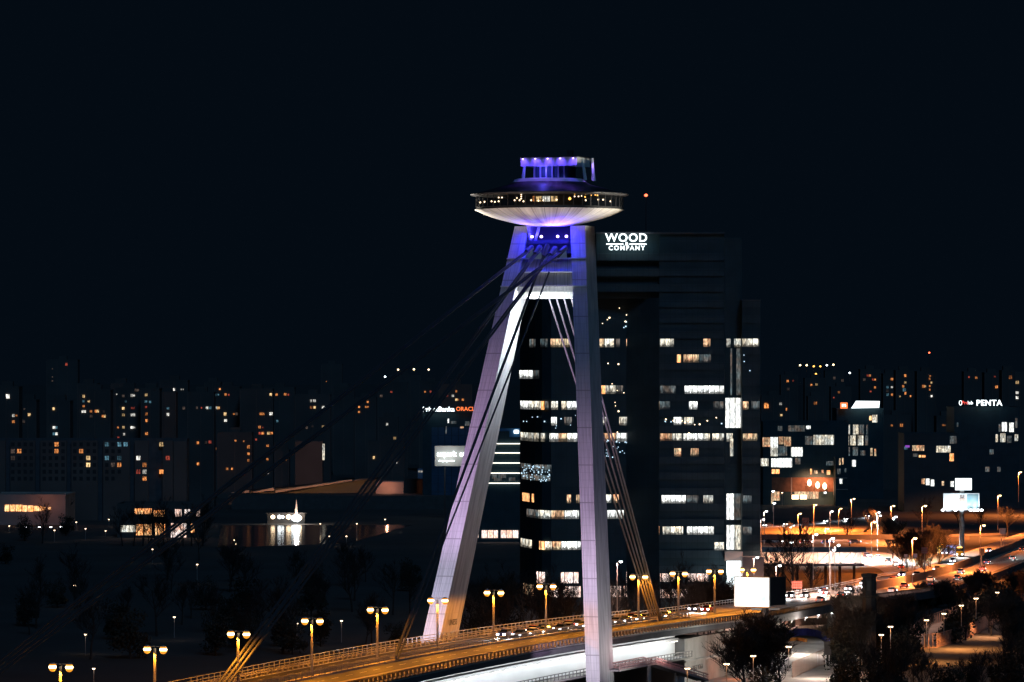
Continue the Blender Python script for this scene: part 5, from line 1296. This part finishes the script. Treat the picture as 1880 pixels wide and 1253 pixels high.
A([(780, 238, o_, .4), (55, 332, o_, .9), (78, 334, r_, .7), (381, 332, y_, 1.1), (422, 332, o_), (484, 330, o_, .9), (507, 333, r_, .6), (4, 428, y_), (115, 472, o_, .6), (135, 472, d_), (308, 471, o_), (325, 471, o_), (382, 470, w_, 1.2), (427, 523, b2), (300, 566, o_), (323, 569, r_, .6), (388, 569, o_, .8), (303, 610, r_), (323, 610, o_), (363, 610, y_), (387, 610, o_), (127, 664, o_, .7), (186, 668, o_, .6), (275, 656, r_, .8), (220, 708, o_, 1.2), (220, 758, o_, .9), (220, 806, o_), (358, 700, o_, .9), (391, 698, o_, 1.1), (357, 797, o_, .9), (454, 797, o_, .6), (486, 797, o_, .9), (306, 806, o_, .6), (360, 750, r_, .6), (67, 866, o_), (102, 866, o_, .8), (190, 905, r_, .7), (357, 895, w_, .9), (671, 377, w_), (695, 377, w_), (672, 424, o_), (696, 424, y_), (757, 424, w_), (758, 563, y_), (885, 349, r_, .7), (1078, 386, o_, .7), (1016, 421, o_, .8), (1064, 421, o_, .7), (1078, 421, o_, .7), (1015, 457, o_, .7), (1248, 313, r_, .7), (1175, 343, d_), (1217, 546, w_), (1272, 646, y_), (1122, 785, y_), (1283, 820, w_, .7), (1490, 312, o_, .6), (1530, 311, r_, .8), (1714, 309, o_, .9), (1650, 341, r_, .8), (1690, 341, w_, .9), (1715, 369, y_), (1728, 369, o_, .6), (1762, 369, o_, .8), (640, 570, d_), (680, 560, d_)], 400, 3.917)
A([(248, 226, o_, .9), (286, 224, r_, .7), (252, 281, d_), (412, 252, o_, .7), (447, 249, y_, .9), (602, 303, o_, .9), (567, 340, r_, .5), (657, 240, r_, .5), (800, 188, r_, .8), (816, 188, o_, .8), (838, 216, r_, .8), (852, 216, o_, .6), (851, 270, o_, .8), (821, 298, r_, .6), (968, 213, o_, .9), (938, 268, b2), (968, 268, w_, .7), (938, 293, d_), (938, 320, b2), (968, 320, o_, .8), (1059, 188, o_), (1060, 236, y_, .8), (1046, 262, o_), (1053, 286, b2, 1.2), (1061, 310, o_, .9), (1024, 332, y_, .6), (1097, 330, o_, .7), (1185, 262, o_), (1198, 262, y_, .7), (1228, 210, o_, .9), (1240, 236, y_, .7), (1229, 260, o_, .7), (1229, 284, o_, .7), (1242, 330, w_, .8), (1232, 190, o_, .6), (1550, 202, o_, .8), (1500, 198, r_, .6), (1678, 195, r_, .6), (1786, 200, o_, 1.4), (1832, 235, y_, 1.3), (1690, 266, o_), (1832, 306, w_, 1.1), (1832, 340, w_), (200, 383, w_, .9), (236, 421, o_, 1), (204, 461, y_, .8), (101, 398, o_, 1.8), (98, 385, o_, 1.0), (440, 378, o_, 1.2), (967, 532, o_, .8), (1034, 531, o_, 1.1), (1322, 530, o_, .8), (1333, 530, o_, .6), (1363, 535, o_, .7), (1378, 535, o_, .8), (570, 205, d_), (627, 222, d_), (777, 216, d_)], 1380, 3.76)
blocks = []; objs = []
for x0, x1, yt, Y in BL:
    if x0 > 1000: Y += 420
    elif 370 <= x0 < 800: Y += 260
    e = bldg('apartment_block', None, 'apartment block', x0, x1, yt, Y, 16, M_plat, None)
    c = P((x0+x1)/2, yt, Y)
    MB().box((0, 7, c.z+1.4), (5, 5, 2.8)).build('roof_house', M_plat, e)
    mb = MB()
    nb_ = max(2, int((x1-x0)*Y/F/6))
    ww = (x1-x0)*Y/F
    for i in range(nb_+1): mb.box((-ww/2+ww*i/nb_, -.15, c.z/2), (.4, .28, c.z-.4))
    mb.build('pilasters', M_plat2, e)['kind'] = 'stuff'
    blocks.append((x0, x1, yt, Y, e)); objs.append(e)
miss = []; cnt = {}
for px, py_, m, s in WL:
    c = [b for b in blocks if b[0]+1 <= px <= b[1]-1 and py_ >= b[2]+1]
    if not c: miss.append((round(px), round(py_))); continue
    b = min(c, key=lambda q: q[3])
    win(b[4], px, py_, rng.uniform(3.3, 4.8)*s, rng.uniform(4.0, 5.0)*s, m, b[3], dy=-.34); cnt[b[4].name] = cnt.get(b[4].name, 0)+1
print('windows without a block', miss)
left_b = [b[4] for b in blocks if b[0] < 900]; right_b = [b[4] for b in blocks if b[0] > 900]
number_labels(left_b, 'distant housing block with lit windows left of the pylon, #', 'distant housing blocks left of the pylon')
number_labels(right_b, 'distant housing block with lit windows right of the tower, #', 'distant housing blocks right of the tower')

# ================================================================== trees
def bare_tree(seed, H=12.0, twig=.035, dens=1.0, wide=.42, fork=.30):
    """leafless tree: forked leader, ascending limbs, fine twigs spread through the whole crown"""
    rg = random.Random(seed); trunk = MB(); crown = MB()
    def shoot(p, d, L, r, lv):
        n = 6 if lv == 0 else 4 if lv == 1 else 3
        q = p; dd = d.normalized(); rr = r; nodes = []
        for i in range(n):
            wob = .10 if lv == 0 else .22
            dd = (dd+Vector((rg.uniform(-wob, wob), rg.uniform(-wob, wob), .06 if lv else .03))).normalized()
            q2 = q+dd*(L/n); r2 = max(twig*.7, r*(1-(i+1)/n*.75))
            (trunk if lv < 2 else crown).tube(q, q2, rr, r2, 7 if lv == 0 else 4 if lv == 1 else 3, cap=False)
            q, rr = q2, r2; nodes.append((q.copy(), dd.copy(), rr, (i+1)/n))
        if lv >= 4: return
        k = int((11, 6, 5, 3)[lv]*dens+rg.random())
        for j in range(k):
            f = rg.uniform(fork if lv == 0 else .2, 1); i = min(n-1, int(f*n)); b0, bd, br_, ff = nodes[i]
            pa_ = nodes[i-1][0] if i else p
            b0 = pa_.lerp(b0, rg.random())
            az = rg.uniform(0, 6.283); side_ = Vector((math.cos(az), math.sin(az), 0))
            ang = rg.uniform(.45, .95) if lv == 0 else rg.uniform(.4, .9)
            nd_ = (bd*math.cos(ang)+side_*math.sin(ang)+Vector((0, 0, .15))).normalized()
            LL = (H*wide*(1.15-.55*f) if lv == 0 else L*rg.uniform(.42, .68))
            shoot(b0, nd_, LL, max(twig, br_*(.62 if lv == 0 else .6)), lv+1)
    shoot(Vector((0, 0, -.2)), Vector((0, 0, 1)), H*.8, H*.021, 0)
    return trunk, crown
def leafy(seed, H=9.0, Rr=3.2, n=1400, sz=.35, low=.15):
    rg = random.Random(seed); mb = MB(); tk = MB()
    tk.tube((0, 0, -.2), (0, 0, H*.5), H*.025, H*.015, 7)
    cl_ = [(Vector((rg.uniform(-1, 1)*Rr*.6, rg.uniform(-1, 1)*Rr*.6, rg.uniform(low, .85)*H)), rg.uniform(.35, .6)*Rr) for _ in range(13)]
    for c, r in cl_: tk.tube((0, 0, c.z*.4), c, H*.008, .03, 4)
    for i in range(n):
        c, r = rg.choice(cl_); v = Vector((rg.gauss(0, 1), rg.gauss(0, 1), rg.gauss(0, .8))).normalized()*r*rg.uniform(.4, 1.12)+c
        a = Vector((rg.gauss(0, 1), rg.gauss(0, 1), rg.gauss(0, 1))).normalized()*sz*rg.uniform(.5, 1.2); b = a.orthogonal().normalized()*sz*.6
        mb.add([v-a, v+b, v+a, v-b], [(0, 1, 2, 3)])
    return tk, mb
def proto_tree(tk, cr, mc, name='tree', cat='tree'):
    e = empty(name, (0, 0, 0), 0, None, cat); tk.build('trunk', M_bark, e); cr.build('crown', mc, e); return e
PT = [proto_tree(*bare_tree(s, 12, .032, .9), M_bark) for s in (1, 2, 3, 4)]
PD = [proto_tree(*bare_tree(s, 12, .036, 1.45, .46, .12), M_bark) for s in (21, 22)]
PL = [proto_tree(*leafy(s, 9, 3.4, 1500, .34), M_leafd) for s in (31, 32)]
PB = [proto_tree(*leafy(s, 3, 2.2, 700, .25, .1), M_leafd, 'shrub', 'shrub') for s in (41,)]
PY = proto_tree(*leafy(51, 5, 2.4, 900, .25), M_leafy)
started = set()
def plant(kind, px, Y, H, lst, base=12.0, z=0, sx=1.0):
    pr_ = rng.choice(kind) if isinstance(kind, list) else kind
    q = pr_ if pr_.name not in started else copy_tree(pr_); started.add(pr_.name)
    s = H/base; q.location = ((px-940)*Y/F, Y, z); q.scale = (s*sx, s*sx, s); q.rotation_euler = (0, 0, rng.uniform(0, 6.28)); lst.append(q); return q
# dark tree belt right bottom (between camera and the road)
tr = []
for px in list(range(1545, 1672, 11))+list(range(1842, 1900, 12)):
    plant(PL+PD, px+rng.uniform(-4, 4), rng.uniform(905, 950), rng.uniform(9.5, 12), tr, 11)
for px in range(1545, 1900, 14):
    h = rng.uniform(8, 10.5) if px < 1665 or px > 1835 else rng.uniform(5, 7.5)
    plant(PL+PT, px+rng.uniform(-6, 6), rng.uniform(810, 850), h, tr, 10)
number_labels(tr, 'tree of the dark belt below the main road at right, #', 'trees of the dark belt at right')
tr = []
for px in list(range(1560, 1672, 14)):
    plant(PD, px+rng.uniform(-4, 4), 960+rng.uniform(-8, 25), rng.uniform(9.5, 11.5), tr)
for px in range(1665, 1900, 13):
    plant(PD+PL, px+rng.uniform(-5, 5), 1130+(px-1665)*.25, rng.uniform(5, 7.5), tr, 10)
number_labels(tr, 'bare twiggy tree silhouetted against the lit main road, #', 'bare trees against the main road')
tr = []
b1 = plant(PD, 1402, 842, 13, tr, 12, sx=1.35); plant(PD, 1368, 838, 11, tr, sx=1.2); plant(PD, 1434, 840, 11, tr, sx=1.2); plant(PL, 1400, 830, 5.5, tr, 9, sx=1.6)
number_labels(tr, 'bushy bare tree around the dark post of the big billboard, #', 'bare trees around the billboard post')
tr = []
plant(PT, 1548, 905, 13, tr, sx=1.1); plant(PT, 1563, 915, 12, tr); plant(PT, 1700, 985, 8, tr); plant(PT, 1772, 1010, 11, tr, sx=1.1); plant(PT, 1815, 1040, 8, tr); plant(PT, 1820, 1030, 7, tr)
number_labels(tr, 'bare tree standing before the lit plaza and orange path, #', 'bare trees by the plaza and path')
tr = []
q = plant(PT, 1456, 1152, 21, tr, 12.0, sx=.95); plant(PT, 1425, 1160, 15, tr); plant(PT, 1408, 1150, 12, tr); plant(PT, 1490, 1165, 11, tr)
for px, h in ((1420, 9), (1440, 8), (1475, 8), (1545, 9), (1570, 9)): plant(PL, px, 1120, h*.8, tr, 9)
number_labels(tr, 'tree on the slope in front of the brightly lit barrier, #', 'trees on the slope by the barrier')
tr = []
plant(PY, 1512, 1130, 6.5, tr, 5); plant(PY, 1495, 1150, 4.5, tr, 5)
number_labels(tr, 'small yellow-leaved bush under the lamps on the slope, #', 'yellow bushes on the slope')
tr = []
for px in range(1120, 1345, 13):
    plant(PT, px+rng.uniform(-4, 4), rng.uniform(1000, 1085), rng.uniform(9, 15), tr)
for px in range(1280, 1340, 12): plant(PD, px, 1010, rng.uniform(10, 14), tr)
number_labels(tr, 'bare street tree between the bridge road and the tower, #', 'bare trees between bridge and tower')
tr = []
for px in list(range(862, 1066, 15)):
    plant(PT+PL, px+rng.uniform(-5, 5), rng.uniform(930, 1060), rng.uniform(10, 15), tr, 11)
number_labels(tr, 'dark park tree seen between the two pylon legs, #', 'dark trees between the pylon legs')
tr = []
for i in range(58):
    py_ = rng.uniform(975, 1215); px = rng.uniform(-10, 760)
    if 380 < px < 780 and py_ < 1050: py_ = rng.uniform(1060, 1200)
    Y = HC*F/(py_-HY); plant(PT+PL, px, Y, rng.uniform(8, 13), tr, 11)
number_labels(tr, 'dark tree of the unlit park left of the bridge, #', 'dark trees of the unlit park')
tr = []
for px in (225, 245, 262, 284, 300, 316, 336, 352, 372): plant(PT, px, 1560, rng.uniform(11, 15), tr)
for px in (90, 103, 120, 60): plant(PT, px, 1800, rng.uniform(9, 12), tr)
for px in (890, 920, 906): plant(PL, px, 1085, rng.uniform(12, 16)*.6, tr, 11)
number_labels(tr, 'tree silhouetted against lit windows of the low buildings, #', 'trees before the low lit buildings')
tr = []
for px, Y in ((1655, 1330), (1665, 1310), (1700, 1300), (1712, 1320), (1690, 1345), (1725, 1350), (1640, 1420), (1630, 1500), (1560, 1560), (1600, 1600), (1800, 1700), (1850, 1650), (1760, 1750), (1700, 1650)):
    plant(PD+PT, px, Y, rng.uniform(9, 13), tr)
number_labels(tr, 'bare tree behind the junction around the tall billboard, #', 'bare trees behind the junction')
tr = []
for px in range(1590, 1640, 8): plant(PB, px, 1105, rng.uniform(2.5, 3.5), tr, 3)
for px in range(1745, 1890, 10): plant(PB, px, 1000+(px-1745)*1.9, rng.uniform(4, 6.5), tr, 3)
number_labels(tr, 'low dark shrub along the edge of the main road, #', 'shrubs along the main road')
# anything built as a pattern but never placed goes away
for p_ in PT+PD+PL+PB+[PY]:
    if p_.name not in started:
        for ch in list(p_.children): bpy.data.objects.remove(ch)
        bpy.data.objects.remove(p_)
print('objects', len(bpy.data.objects))

for o in bpy.data.objects:
    if o.get('label') and len(o['label'].replace('-', ' ').split()) > 16: print('LONG', o['label'])
